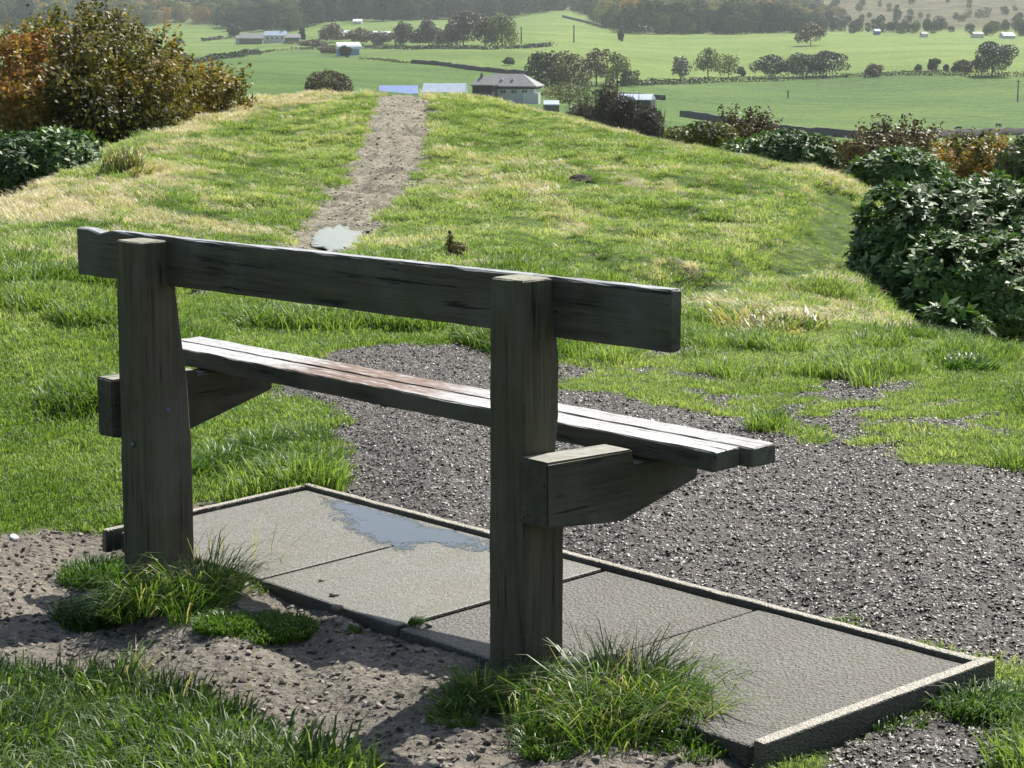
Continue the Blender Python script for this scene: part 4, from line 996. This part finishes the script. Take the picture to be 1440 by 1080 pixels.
# cluster behind the farmhouse
ftree(757, 118, 34, 46, 'green', 55, 'tall green tree rising directly behind the farmhouse roof', 900, D=640)
ftree(775, 122, 40, 50, 'dark', 56, 'dark tree at the right rear corner of the farmhouse', 900, D=625)
ftree(800, 122, 58, 50, 'brown', 57, 'broad autumn brown tree in the farmhouse cluster', 1500, D=620)
ftree(838, 112, 36, 44, 'brown', 58, 'slim stemmed brown topped tree right of the broad autumn tree', 800, D=680, trunk=.4)
ftree(868, 112, 36, 38, 'olive', 59, 'open crowned tree at the right end of the farmhouse cluster', 750, D=690, trunk=.35, sparse=.2)
ftree(885, 114, 28, 17, 'green', 60, 'low bush at the right foot of the farmhouse tree cluster', 350, D=690, trunk=.05)
ftree(800, 150, 60, 34, 'olive', 61, 'grey green garden bush between the farmhouse and the bare thicket', 900, D=480, trunk=.1)
ftree(715, 92, 14, 11, 'green', 62, 'little round tree above the farmhouse roof by the wall', 250)
# bare thicket on the slope right of the farmhouse
for i, (pc, D_i, its, lab) in enumerate(((850, 105, [(845, 125, 190, 50, 1, 0), (858, 112, 180, 30, 1, 0)], 'purple grey bare thicket, left clump right of the farmhouse'),
      (880, 100, [(878, 135, 200, 60, 1, 0)], 'purple grey bare thicket, right clump before the stone barn'), (820, 112, [(818, 146, 190, 46, 1, 0)], 'low bare thicket next to the farmhouse yard'),
      (915, 98, [(912, 150, 205, 44, 1, 0)], 'bare thicket at the right end near the yellow green shrub'))):
    loc, lb = lobes_px(pc, D_i, its)
    leafy_bush('bare_thicket', lab, 'thicket', loc, lb, LM['purple'], 70+i, 2600, .22, .2, 'bare thicket on the slope', 1.5, .5, twigs=260, spikes=.45, low=-.9)
# dome bush on the left skyline
x, y, z = at_dist(463, 300); _, t = az_tan(463, 99); hh = H+300*t-z; s = 300/F
tree('dome_bush', 'dark brown dome shaped thorn bush behind the left ridge crest', 'bush', (x, y, z), hh, 68*s, LM['brown'], 80, 5200, 2.2*s, None, .0,
    lobes=[(0, 0, hh-26*s, 33*s, 33*s, 26*s), (-14*s, 0, hh-30*s, 20*s, 20*s, 24*s), (14*s, 0, hh-30*s, 20*s, 20*s, 24*s), (0, 0, hh-40*s, 33*s, 33*s, 30*s)])
# trees along the hedge in the centre
cg = 'trees along the centre hedge'
for i, (px, pb, w_, h_, mat, lab, sp_) in enumerate((
  (465, 60, 34, 26, 'brown', 'bare tree left of the white gabled barn', .2), (505, 62, 34, 22, 'brown', 'brown bush tree right of the white gabled barn', .1),
  (535, 63, 40, 18, 'purple', 'low purple bush row in front of the white shed', .1), (567, 63, 26, 32, 'purple', 'narrow purple grey tree right of the white shed', .2),
  (587, 64, 24, 22, 'purple', 'low purple bush between the narrow trees', .1), (603, 64, 28, 36, 'purple', 'narrow purple grey tree in the middle of the row', .2),
  (630, 65, 34, 24, 'purple', 'low purple grey tree left of the largest one', .1), (652, 66, 52, 50, 'purple', 'largest round purple brown tree in the centre row', .0),
  (682, 67, 30, 42, 'brown', 'leafy grey tree right of the largest purple one', .2), (706, 67, 44, 48, 'olive', 'tall open crowned tree at the right end of the centre row', .35),
  (425, 58, 8, 20, 'dark', 'narrow dark conifer right of the white farmhouse', 0), (440, 66, 30, 10, 'brown', 'brown bush below the narrow conifer', 0),
  (463, 77, 30, 12, 'brown', 'brown bush left of the blue barn', 0), (486, 81, 16, 16, 'brown', 'brown bush hiding the corner of the blue barn', 0),
  (252, 62, 12, 6, 'brown', 'small bush in the field right of the autumn bush', 0), (248, 88, 26, 14, 'brown', 'brown thorn bush at the left end of the field hedge', 0),
  (325, 48, 10, 14, 'dark', 'dark small tree left of the stone farm building', 0), (330, 52, 14, 16, 'dark', 'dark tree beside the stone farm building', 0),
  (873, 58, 7, 14, 'dark', 'little dark tree in the upper field left of the wood edge', 0), (790, 90, 0, 0, '', '', 0))):
    if w_: ftree(px, pb, w_, h_, mat, 90+i, lab, int(350+w_*h_*.7), sparse=sp_, grp=cg, trunk=.12)

# ------------------------------------------------------------------ walls and hedges following the ground
M['drystone'] = plain('dry_stone', (.06, .057, .053), .95, .5, 2.2, .8)
def strip_wall(name, pp, hpx, mat, lab, cat, thick=.6, dmin=100, rough=.25, seed=0, leafy=None, step=1.2):
    G_ = [hit(px, py, dmin) for px, py in pp]
    P_ = []
    for i in range(len(G_)-1):
        a_, b_ = np.array(G_[i][:2]), np.array(G_[i+1][:2]); k = max(2, int(np.linalg.norm(b_-a_)/step))
        for j in range(k): P_.append(a_+(b_-a_)*j/k)
    P_.append(np.array(G_[-1][:2])); P_ = np.array(P_); Dm = np.hypot(P_[:, 0], P_[:, 1]); hh = hpx*Dm.mean()/F
    zz = zf(P_[:, 0], P_[:, 1]); tn = norm(np.gradient(P_, axis=0)); nn = np.stack([-tn[:, 1], tn[:, 0]], 1)
    r = np.random.default_rng(seed); org = np.array([P_[0][0], P_[0][1], zz[0]])
    if leafy:
        m_ = int(len(P_)*leafy[1]); k = r.integers(0, len(P_), m_); al = np.arange(len(P_))
        hv = hh*(.7+1.1*(fbm(al*.11, al*.0, seed, 4)+.2)); u = r.uniform(0, 1, m_)
        p_ = np.stack([P_[k, 0], P_[k, 1], zz[k]], 1)+np.concatenate([nn[k]*r.normal(0, thick*.5, (m_, 1))*(1.2-u[:, None]*.6), (u*hv[k])[:, None]], 1)+r.normal(0, .15, (m_, 3))-org
        ls = leafy[2]*Dm.mean()/F
        V, q = leaf_quads(p_, norm(r.normal(0, 1, (m_, 3))+[0, 0, .5]), ls*r.uniform(.6, 1.5, m_), ls*.7, r, .5)
        o = link(name, np_mesh(name, V, [q], [leafy[0]], tint=np.clip(.4+.9*fbm(al[k]*.05, al[k]*0, seed+3, 3)+r.normal(0, .15, m_), 0, 1)), None, org)
        return tag(o, lab, cat)
    hv = hh*(1+rough*2*fbm(np.arange(len(P_))*.45, np.zeros(len(P_)), seed, 3)); m_ = len(P_)
    rows = []
    for sgn, zt in ((-1, -.3), (-.8, None), (.8, None), (1, -.3)):
        zc = zz-.4 if zt else zz+hv
        rows.append(np.stack([P_[:, 0]+nn[:, 0]*thick/2*sgn, P_[:, 1]+nn[:, 1]*thick/2*sgn, zc], 1)-org)
    V = np.stack(rows, 1).reshape(-1, 3); i = np.arange(m_-1)[:, None]*4
    q = np.concatenate([i+np.array([[0, 1, 5, 4]]), i+np.array([[1, 2, 6, 5]]), i+np.array([[2, 3, 7, 6]])], 0)
    return tag(link(name, np_mesh(name, V, [q], [mat]), None, org), lab, cat)
HB, HD, HG = LM['brown'], LM['dark'], LM['green']
strip_wall('dry_stone_wall', [(958, 164), (990, 169), (1030, 174), (1075, 184), (1120, 188), (1200, 194), (1300, 194), (1380, 191), (1460, 190)], 9.5, M['drystone'], 'long dark stone wall below the grazing cows on the right', 'wall', 1.2, 200, seed=1)
strip_wall('dry_stone_wall', [(580, 89), (620, 92), (660, 98), (700, 102), (745, 106), (790, 112)], 5.5, M['drystone'], 'stone wall crossing the pasture toward the farmhouse trees', 'wall', 1.5, 200, seed=2)
strip_wall('hedge', [(505, 83), (530, 84), (560, 88), (600, 91)], 4.5, None, 'thin broken hedge continuing the stone wall to the blue barn', 'hedge', 1.0, 200, seed=3, leafy=(HB, 9, 2.2))
strip_wall('hedge', [(870, 121), (930, 119), (990, 117), (1050, 115), (1110, 113), (1190, 109)], 8, None, 'dark hedge under the half bare trees and clump', 'hedge', 2, 200, seed=4, leafy=(HD, 22, 2.6))
strip_wall('hedge', [(1190, 109), (1230, 106), (1290, 106), (1340, 107), (1380, 108), (1460, 109)], 7, None, 'dark hedge running right from the clump to the large rounded tree', 'hedge', 2, 200, seed=5, leafy=(HB, 22, 2.6))
strip_wall('hedge', [(228, 93), (260, 91), (290, 87), (330, 81), (362, 76)], 7, None, 'dark hedge rising across the left pasture', 'hedge', 2, 200, seed=6, leafy=(HD, 20, 2.5))
strip_wall('hedge', [(362, 75), (385, 72), (410, 70), (440, 70)], 3, None, 'thin end of the left hedge near the farm buildings', 'hedge', 1.5, 200, seed=7, leafy=(HB, 9, 2.2))
strip_wall('hedge', [(440, 66), (520, 68), (600, 69), (680, 70), (740, 68), (775, 65)], 5, None, 'dark hedge under the purple grey tree row', 'hedge', 2, 300, seed=8, leafy=(HD, 14, 2.4))
strip_wall('hedge', [(285, 58), (310, 55), (340, 54)], 4, None, 'short hedge left of the stone farm building', 'hedge', 2, 300, seed=9, leafy=(HD, 12, 2.2))
strip_wall('hedge', [(400, 62), (430, 62), (460, 65)], 3.5, None, 'low hedge in front of the white farmhouse', 'hedge', 2, 300, seed=10, leafy=(HB, 12, 2.2))
strip_wall('dry_stone_wall', [(792, 24), (815, 30), (832, 34), (850, 40)], 3, M['drystone'], 'stone wall running down from the green knoll', 'wall', 2, 300, seed=11, step=3)
strip_wall('dry_stone_wall', [(866, 136), (900, 137), (935, 141)], 6, M['drystone'], 'short pale topped stone wall beside the bare thicket', 'wall', 1.2, 200, seed=12)

# ------------------------------------------------------------------ buildings
M['slate'] = plain('slate_roof', (.17, .17, .175), .65, .3, 1.4, .4)
M['white_wall'] = plain('white_render', (.62, .62, .60), .9, .12, 1, .2)
M['stone_wall'] = plain('stone_wall', (.16, .145, .13), .9, .35, 1.5, .5)
M['dark_wood'] = plain('dark_cladding', (.035, .033, .034), .85, .3, 1, .3)
M['glass'] = plain('window_glass', (.05, .06, .07), .12, .2, 1, 0, 0, .8)
M['blue_roof'] = plain('blue_metal_roof', (.12, .20, .42), .5, .15, .8, .2)
M['pale_roof'] = plain('pale_metal_roof', (.30, .36, .45), .45, .15, .8, .2)
M['blue_shed'] = plain('blue_sheet', (.10, .32, .46), .5, .2, .5, .2)
M['white_roof'] = plain('white_sheet_roof', (.66, .68, .72), .5, .1, .5, .1)
def boxm(name, x0, x1, y0, y1, z0, z1, mat, parent):
    bm = bmesh.new(); bmesh.ops.create_cube(bm, size=1)
    for v in bm.verts: v.co = Vector(((x0+x1)/2+v.co.x*(x1-x0), (y0+y1)/2+v.co.y*(y1-y0), (z0+z1)/2+v.co.z*(z1-z0)))
    me = bpy.data.meshes.new(name); bm.to_mesh(me); bm.free(); me.materials.append(mat); return link(name, me, parent)
def roofm(name, x0, x1, y0, y1, ze, zr, hipl, hipr, mat, parent, th=.25):
    """ridge along x, hips at the two ends"""
    ym = (y0+y1)/2
    V = [(x0, y0, ze), (x1, y0, ze), (x1, y1, ze), (x0, y1, ze), (x0+hipl, ym, zr), (x1-hipr, ym, zr)]
    V += [(x, y, z-th) for x, y, z in V[:4]]
    Fc = [(0, 1, 5, 4), (2, 3, 4, 5), (1, 2, 5), (3, 0, 4), (0, 6, 7, 1), (1, 7, 8, 2), (2, 8, 9, 3), (3, 9, 6, 0), (9, 8, 7, 6)]
    me = bpy.data.meshes.new(name); me.from_pydata(V, [], Fc); me.materials.append(mat); return link(name, me, parent)
def windows(parent, xs, y, z0, w, h, frame=True):
    for x in xs:
        f = boxm('window', x-w/2, x+w/2, y-.10, y+.05, z0, z0+h, M['white_wall'], parent)
        for sx in (-1, 1): boxm('pane', x+sx*w*.23-w*.19, x+sx*w*.23+w*.19, y-.13, y-.02, z0+.12, z0+h-.12, M['glass'], f)
# farmhouse with hipped slate roof
D0 = 520; x, y, z = at_dist(715, D0); s = D0/F; _, t = az_tan(715, 133); zb = H+D0*t
fh = tag(empty('farmhouse', (x, y, zb), R(-14)), 'long low farmhouse with hipped grey slate roof and white windows just over the crest', 'house')
W_ = 82*s; boxm('wall', -W_*.5, W_*.5, -3.2, 3.6, -4, 2.2, M['white_wall'], fh); boxm('dark_band', -W_*.5-.06, W_*.5+.06, -3.28, 3.68, 1.45, 2.2, M['dark_wood'], fh)
rf = roofm('roof', -W_*.56, W_*.56, -4.2, 4.4, 2.15, 4.95, W_*.30, W_*.30, M['slate'], fh)
for dx in (-1.1, 1.6): boxm('skylight', dx-.3, dx+.3, -2.2, -1.6, 3.5, 4.0, M['white_wall'], rf)
windows(fh, [-5.4, -2.8, -.4, 2.2, 4.8], -3.22, .35, 1.5, 1.0)
boxm('porch', W_*.5-2.4, W_*.5+1.4, -4.6, -3.0, -4, .6, M['white_wall'], fh)
D0 = 515; x, y, z = at_dist(683, D0); _, t = az_tan(683, 128)
an = tag(empty('cottage', (x, y, H+D0*t), R(-14)), 'small dark annexe at the left end of the farmhouse', 'house')
boxm('wall', -2.6, 2.2, -2.5, 2.5, -4, 1.6, M['dark_wood'], an); roofm('roof', -3, 2.6, -3, 3, 1.55, 3.4, 1.6, .4, M['slate'], an); boxm('chimney', -1.2, -.6, -.3, .3, 2.6, 4.2, M['stone_wall'], an)
def low_barn(kind, px, pe, pr, wpx, D0, mat, lab, rz=0, dep=7, wall='stone_wall'):
    x, y, z = at_dist(px, D0); s = D0/F; _, te = az_tan(px, pe); _, tr = az_tan(px, pr); ze, zr = H+D0*te-z, H+D0*tr-z; w_ = wpx*s
    b = tag(empty(kind, (x, y, z), R(rz)), lab, 'barn' if kind != 'shed' else 'shed')
    boxm('wall', -w_*.49, w_*.49, -dep/2+.2, dep/2-.2, -1.5, ze, M[wall], b); roofm('roof', -w_/2, w_/2, -dep/2, dep/2, ze, zr, .0, .0, M[mat], b, .2); boxm('door', -w_*.1, w_*.1, -dep/2+.1, -dep/2+.3, 0, ze*.75, M['dark_wood'], b)
    return b
low_barn('barn', 561, 131, 120, 54, 470, 'blue_roof', 'low barn with a blue roof where the path meets the skyline', 4)
low_barn('barn', 626, 129, 117, 60, 475, 'pale_roof', 'low barn with a pale blue grey roof right of the path top', -6)
low_barn('barn', 893, 139, 132, 50, 470, 'pale_roof', 'flat topped stone barn right of the bare thicket', -10, 9, 'dark_wood')
low_barn('shed', 775, 146, 141, 22, 300, 'pale_roof', 'low pale roofed shed below the farmhouse yard', 0, 4)
def farm(kind, px, pb, wpx, eave, ridge, wall, roof, lab, rz=0, dep=7, dmin=400, nwin=0, cat='house', chim=False, grp=None):
    x, y, z = hit(px, pb, dmin); D0 = math.hypot(x, y); s = D0/F; w_ = wpx*s
    b = tag(empty(kind, (x, y, z), R(rz)), lab, cat, grp)
    boxm('wall', -w_*.49, w_*.49, -dep/2, dep/2, -1, eave*s, M[wall], b); r_ = roofm('roof', -w_/2-.2, w_/2+.2, -dep/2-.4, dep/2+.4, eave*s, ridge*s, .1, .1, M[roof], b, .2)
    if nwin: windows(b, [(-.5+(i+.5)/nwin)*w_*.9 for i in range(nwin)], -dep/2, eave*s*.45, w_/nwin*.35, eave*s*.35)
    if chim: boxm('chimney', w_*.3-.5, w_*.3+.5, -.5, .5, ridge*s-1, ridge*s+1.2, M['stone_wall'], r_)
    return b
farm('farm_building', 354, 62, 32, 8, 15, 'stone_wall', 'slate', 'long grey stone barn left of the white farmhouse', 0, 9, cat='barn')
farm('white_house', 388, 60, 30, 10, 16, 'white_wall', 'pale_roof', 'white farmhouse between the stone barn and the conifer', -4, 8, nwin=4, chim=True)
farm('farm_building', 412, 60, 20, 7, 12, 'stone_wall', 'slate', 'small brown stone building right of the white farmhouse', 0, 8, cat='barn')
farm('farm_building', 336, 62, 7, 8, 12, 'white_wall', 'slate', 'narrow white gable at the left end of the stone barn', 0, 6, cat='barn')
farm('farm_building', 483, 55, 19, 5, 12, 'stone_wall', 'white_roof', 'barn with a bright white roof above the blue barn', 0, 10, cat='barn')
farm('farm_building', 535, 53, 28, 4, 9, 'dark_wood', 'white_roof', 'long shed with a white sheet roof behind the purple bushes', 3, 9, cat='shed')
farm('white_house', 503, 34, 12, 4, 7, 'white_wall', 'white_roof', 'tiny white house on the edge of the wood', 0, 8, dmin=900)
wg = 'white houses along the edge of the wood'
farm('white_house', 903, 46, 12, 6, 11, 'white_wall', 'slate', 'white gabled house among the trees, leftmost in the right wood', 20, 9, dmin=900, grp=wg, chim=True)
farm('white_house', 922, 46, 26, 6, 13, 'white_wall', 'slate', 'larger slate roofed house among trees beside the gabled one', -8, 9, dmin=900, grp=wg, nwin=3)
farm('white_house', 1299, 52, 8, 4, 7, 'white_wall', 'slate', 'small white house at the far edge of the upper field', 0, 8, dmin=900, grp=wg)
farm('white_house', 1374, 53, 14, 5, 8, 'white_wall', 'slate', 'white house under the moor, left of the pale blue roofed one', 0, 9, dmin=900, grp=wg)
farm('white_house', 1416, 54, 16, 4, 8, 'white_wall', 'pale_roof', 'pale blue roofed house under the moor at far right', 5, 9, dmin=900, grp=wg)
farm('blue_shed', 1233, 49, 8, 5, 8, 'blue_roof', 'blue_roof', 'small bright blue shed in front of the far trees', 0, 6, dmin=900, cat='shed')
# blue barn with a rounded roof
x, y, z = hit(489, 78, 400); D0 = math.hypot(x, y); s = D0/F
bb = tag(empty('blue_barn', (x, y, z), R(8)), 'light blue barn with a white rounded roof in the pasture', 'barn')
boxm('wall', -15*s, 15*s, -5, 5, -1, 9*s, M['blue_shed'], bb)
V = []; Fc = []; n_ = 9
for i in range(n_):
    a_ = math.pi*i/(n_-1); yy = -5.5*math.cos(a_); zz_ = 9*s+9*s*math.sin(a_)
    V += [(-16*s, yy, zz_), (16*s+(1-math.sin(a_))*5*s, yy, zz_)]
for i in range(n_-1): Fc.append((2*i, 2*i+1, 2*i+3, 2*i+2))
Fc += [tuple(range(0, 2*n_, 2)), tuple(range(2*n_-1, 0, -2))]
me = bpy.data.meshes.new('roof'); me.from_pydata(V, [], Fc); me.materials.append(M['white_roof']); link('roof', me, bb)
boxm('door', -11*s, -4*s, -5.1, -4.9, 0, 7*s, M['dark_wood'], bb)

# ------------------------------------------------------------------ poles and cows
M['pole'] = plain('pole_wood', (.16, .145, .125), .9, .2, 3, .2)
def pole(px, pb, hpx, lab, dmin=200):
    x, y, z = hit(px, pb, dmin); s = math.hypot(x, y)/F; h_ = hpx*s
    r_ = tag(empty('telegraph_pole', (x, y, z)), lab, 'pole', 'telegraph poles in the fields')
    v, f = tube([(0, 0, -.5), (0, 0, h_*.5), (0, 0, h_)], [.24*s/.2, .20*s/.2, .16*s/.2], 8); link('shaft', np_mesh('shaft', v, [f], [M['pole']], smooth=True), r_)
    boxm('crossarm', -.7, .7, -.09, .09, h_-.7, h_-.5, M['pole'], r_)
pole(1431, 143, 30, 'telegraph pole in the right hand pasture near the picture edge'); pole(1108, 138, 11, 'short distant pole in the pasture below the hedge clump')
pole(733, 62, 24, 'left of two poles in the upper pasture'); pole(807, 60, 24, 'right of two poles in the upper pasture'); pole(1120, 53, 0.1, '') if False else None
def cow_mesh():
    me = bpy.data.meshes.new('cow'); 
    P_ = [(-.75,0,1.15,.30),(-.25,0,1.08,.36),(.35,0,1.10,.34),(.75,0,1.15,.26),(1.05,0,.95,.17),(1.25,0,.6,.15),(1.38,0,.35,.11),
          (-.78,.22,.72,.14),(-.86,.22,.38,.08),(-.80,.22,.03,.07),(-.78,-.22,.72,.14),(-.70,-.22,.38,.08),(-.74,-.22,.03,.07),
          (.60,.2,.70,.12),(.64,.2,.36,.07),(.62,.2,.03,.06),(.60,-.2,.70,.12),(.52,-.2,.36,.07),(.54,-.2,.03,.06),(-1.05,0,1.25,.05),(-1.12,0,.7,.04)]
    E_ = [(0,1),(1,2),(2,3),(3,4),(4,5),(5,6),(0,7),(7,8),(8,9),(0,10),(10,11),(11,12),(2,13),(13,14),(14,15),(2,16),(16,17),(17,18),(0,19),(19,20)]
    me.from_pydata([p_[:3] for p_ in P_], E_, []); return me, P_
M['cow'] = plain('cow_hide', (.018, .016, .015), .7, .4, 1.1, .1)
def cow_obj(loc, rz, sc, lab):
    me, P_ = cow_mesh(); o = link('cow', me, None, loc); o.rotation_euler = (0, 0, rz); o.scale = (sc,)*3; me.materials.append(M['cow'])
    sk = o.modifiers.new('skin', 'SKIN'); sk.use_smooth_shade = True
    for i, p_ in enumerate(P_): me.skin_vertices[0].data[i].radius = (p_[3], p_[3])
    me.skin_vertices[0].data[1].use_root = True
    sb = o.modifiers.new('sub', 'SUBSURF'); sb.levels = 1; sb.render_levels = 2
    return tag(o, lab, 'cow', 'black cows grazing in the pastures')
for px, py, rz, lab in ((1231, 179, 0, 'black cow grazing above the wall left of the twiggy shrub'), (1208, 188, 3.1, 'black cow standing close against the wall, leftmost of the herd'), (1348, 184, 2.6, 'black cow facing right above the wall, left of a close pair'),
   (1363, 187, 0, 'low black cow lying by the wall, right of a close pair'), (1404, 180, .4, 'black cow nearest the right edge'), (296, 97, 0, 'lone black cow in the left pasture')):
    x, y, z = hit(px, py, 150); sc = 10.5*math.hypot(x, y)/F/2.5; cow_obj((x, y, z+.02), rz, sc, lab)

# ------------------------------------------------------------------ woodland on the far hillside
def wood_proto(seed, mats, h=12, w=9, sparse=0, conif=False):
    r = np.random.default_rng(seed); rr = random.Random(seed); lobes = [(0, 0, h*.46, w*.38, w*.38, h*.46)]
    for i in range(8):
        a_ = 2*math.pi*i/8+rr.uniform(-.3, .3); lobes.append((math.cos(a_)*w*.27, math.sin(a_)*w*.27, h*rr.uniform(.15, .72), w*rr.uniform(.16, .24), w*rr.uniform(.16, .24), h*rr.uniform(.12, .2)))
    p_, nn, k_, rad = crown_points(np.array(lobes), 900, r, inner=.2, lump=.15)
    V, q = leaf_quads(p_, nn, r.uniform(.9, 2.0, len(p_)), r.uniform(.8, 1.4, len(p_)), r, .7)
    tv, tf = tube([(0, 0, -1), (0, 0, h*.3), (.2, 0, h*.65)], [.3, .22, .1], 6)
    me = np_mesh('woodland_tree', np.concatenate([V, tv]), [q, tf+len(V)], [mats, M['bark']], tint=np.concatenate([np.clip(.5+r.normal(0, .18, len(q)), 0, 1), np.zeros(len(tf))]), fmat=np.concatenate([np.zeros(len(q), int), np.ones(len(tf), int)]))
    return me
M['wood'] = grass_mat('woodland_leaves', [(.22, (.012, .026, .016)), (.42, (.035, .062, .025)), (.56, (.08, .115, .04)), (.7, (.19, .20, .07)), (.85, (.34, .20, .08))], .25, .8, .1)
protos = [wood_proto(500+i, M['wood'], 14+i % 3*3, 13+i % 2*4) for i in range(5)]
edge = np.array([(-400,40),(0,42),(110,45),(215,38),(232,33),(300,36),(330,45),(430,45),(455,33),(560,31),(700,26),(745,25),(770,18),(800,15),(825,22),(850,42),(900,49),(1000,51),(1060,49),(1120,48),(1180,49),(1300,49),(1440,53),(1900,56)], float)
nn_ = 26000
t_ = rng.uniform(-.33, .33, nn_); Dw = np.exp(rng.uniform(math.log(1180), math.log(4100), nn_))
x = Dw*np.sin(t_); y = Dw*np.cos(t_); z = zf(x, y); px, py = project(x, y, z)
ok = py < np.interp(px, edge[:, 0], edge[:, 1])-1.0
ok &= ~((px > 218) & (px < 272) & (py > 9) & (py < 25)) & ~((px > -50) & (px < 60) & (py > 8) & (py < 22))
moor_ = np.clip((px-1110)/90, 0, 1)*np.clip((42-py)/8, 0, 1)
cl = fbm(x/120, y/120, 95, 3)
mr = np.clip((px-1120)/80, 0, 1); ok &= rng.uniform(0, 1, nn_) > np.where(py < 45, mr*.93, mr*.6)
ok &= ~((Dw < 1500) & (cl < -.2)); ok &= rng.uniform(0, 1, nn_) < np.clip((Dw/1900)**-1.0*1.0, .2, 1)*.5
x, y, z, px = x[ok], y[ok], z[ok], px[ok]; m_ = len(x)
tw = .47+1.1*fbm(x/150, y/150, 97, 3)+rng.normal(0, .20, m_)
inst_object('woodland', np.stack([x, y, z], 1), np.stack([np.zeros(m_), np.zeros(m_), rng.uniform(0, 6.28, m_)], 1), rng.uniform(.6, 1.2, (m_, 1))*(1-.5*np.clip((px-1100)/60, 0, 1))[:, None]*np.array([[1, 1, 1]]), rng.integers(0, 5, m_), np.clip(tw, 0, 1), protos,
    'dense hazy woodland covering the far hillside', 'woodland')
# ------------------------------------------------------------------ light, air, camera
SUN_AZ, SUN_EL = math.atan2(.55, .835), R(49.5)
w = bpy.data.worlds.new('World'); bpy.context.scene.world = w; w.use_nodes = True
nt = w.node_tree; nt.nodes.clear()
sky = nt.nodes.new('ShaderNodeTexSky'); sky.sky_type = 'NISHITA'; sky.sun_disc = False; sky.sun_elevation = SUN_EL; sky.sun_rotation = SUN_AZ
sky.air_density = 1.2; sky.dust_density = 2.0; sky.ozone_density = 1.0
bg = nt.nodes.new('ShaderNodeBackground'); bg.inputs[1].default_value = .078; wo = nt.nodes.new('ShaderNodeOutputWorld')
nt.links.new(sky.outputs[0], bg.inputs[0]); nt.links.new(bg.outputs[0], wo.inputs[0])
ld = bpy.data.lights.new('sun', 'SUN'); ld.energy = 4.9; ld.angle = R(.53); ld.color = (1, .955, .87)
so = bpy.data.objects.new('sun', ld); C.objects.link(so)
d = Vector((math.sin(SUN_AZ)*math.cos(SUN_EL), math.cos(SUN_AZ)*math.cos(SUN_EL), math.sin(SUN_EL)))
so.rotation_euler = d.to_track_quat('Z', 'Y').to_euler(); so.location = d*50
# haze
bm = bmesh.new(); bmesh.ops.create_cube(bm, size=1)
for v in bm.verts: v.co = Vector((v.co.x*9600, v.co.y*9600, (v.co.z+.5)*460-80))
me = bpy.data.meshes.new('haze'); bm.to_mesh(me); bm.free()
hm = bpy.data.materials.new('haze_air'); hm.use_nodes = True; ht = hm.node_tree; ht.nodes.clear()
pv = ht.nodes.new('ShaderNodeVolumePrincipled'); pv.inputs['Density'].default_value = HAZE; pv.inputs['Color'].default_value = (.86, .91, 1.0, 1); pv.inputs['Anisotropy'].default_value = .35
ho = ht.nodes.new('ShaderNodeOutputMaterial'); ht.links.new(pv.outputs[0], ho.inputs['Volume']); me.materials.append(hm)
if HAZE > 0: tag(link('haze', me), 'thin autumn haze over the valley', 'haze', kind='stuff')
cd = bpy.data.cameras.new('camera'); cam = bpy.data.objects.new('camera', cd); C.objects.link(cam)
cd.sensor_width = 36; cd.lens = F/1440*36; cd.clip_start = .1; cd.clip_end = 12000
cam.location = (0, 0, H); cam.rotation_euler = (math.pi/2-PITCH, 0, 0)
sc = bpy.context.scene; sc.camera = cam
sc.view_settings.view_transform = 'Standard'; sc.view_settings.look = 'None'; sc.view_settings.gamma = 1; sc.view_settings.exposure = EXPOSURE
sc.render.engine = 'CYCLES'; sc.cycles.use_denoising = True
try: sc.cycles.denoiser = 'OPENIMAGEDENOISE'; sc.cycles.denoising_prefilter = 'ACCURATE'
except Exception: pass
sc.cycles.max_bounces = 8; sc.cycles.diffuse_bounces = 3; sc.cycles.glossy_bounces = 2; sc.cycles.transmission_bounces = 6; sc.cycles.volume_bounces = 1; sc.cycles.transparent_max_bounces = 8
sc.cycles.sample_clamp_indirect = 6; sc.cycles.use_adaptive_sampling = True; sc.cycles.adaptive_threshold = .01
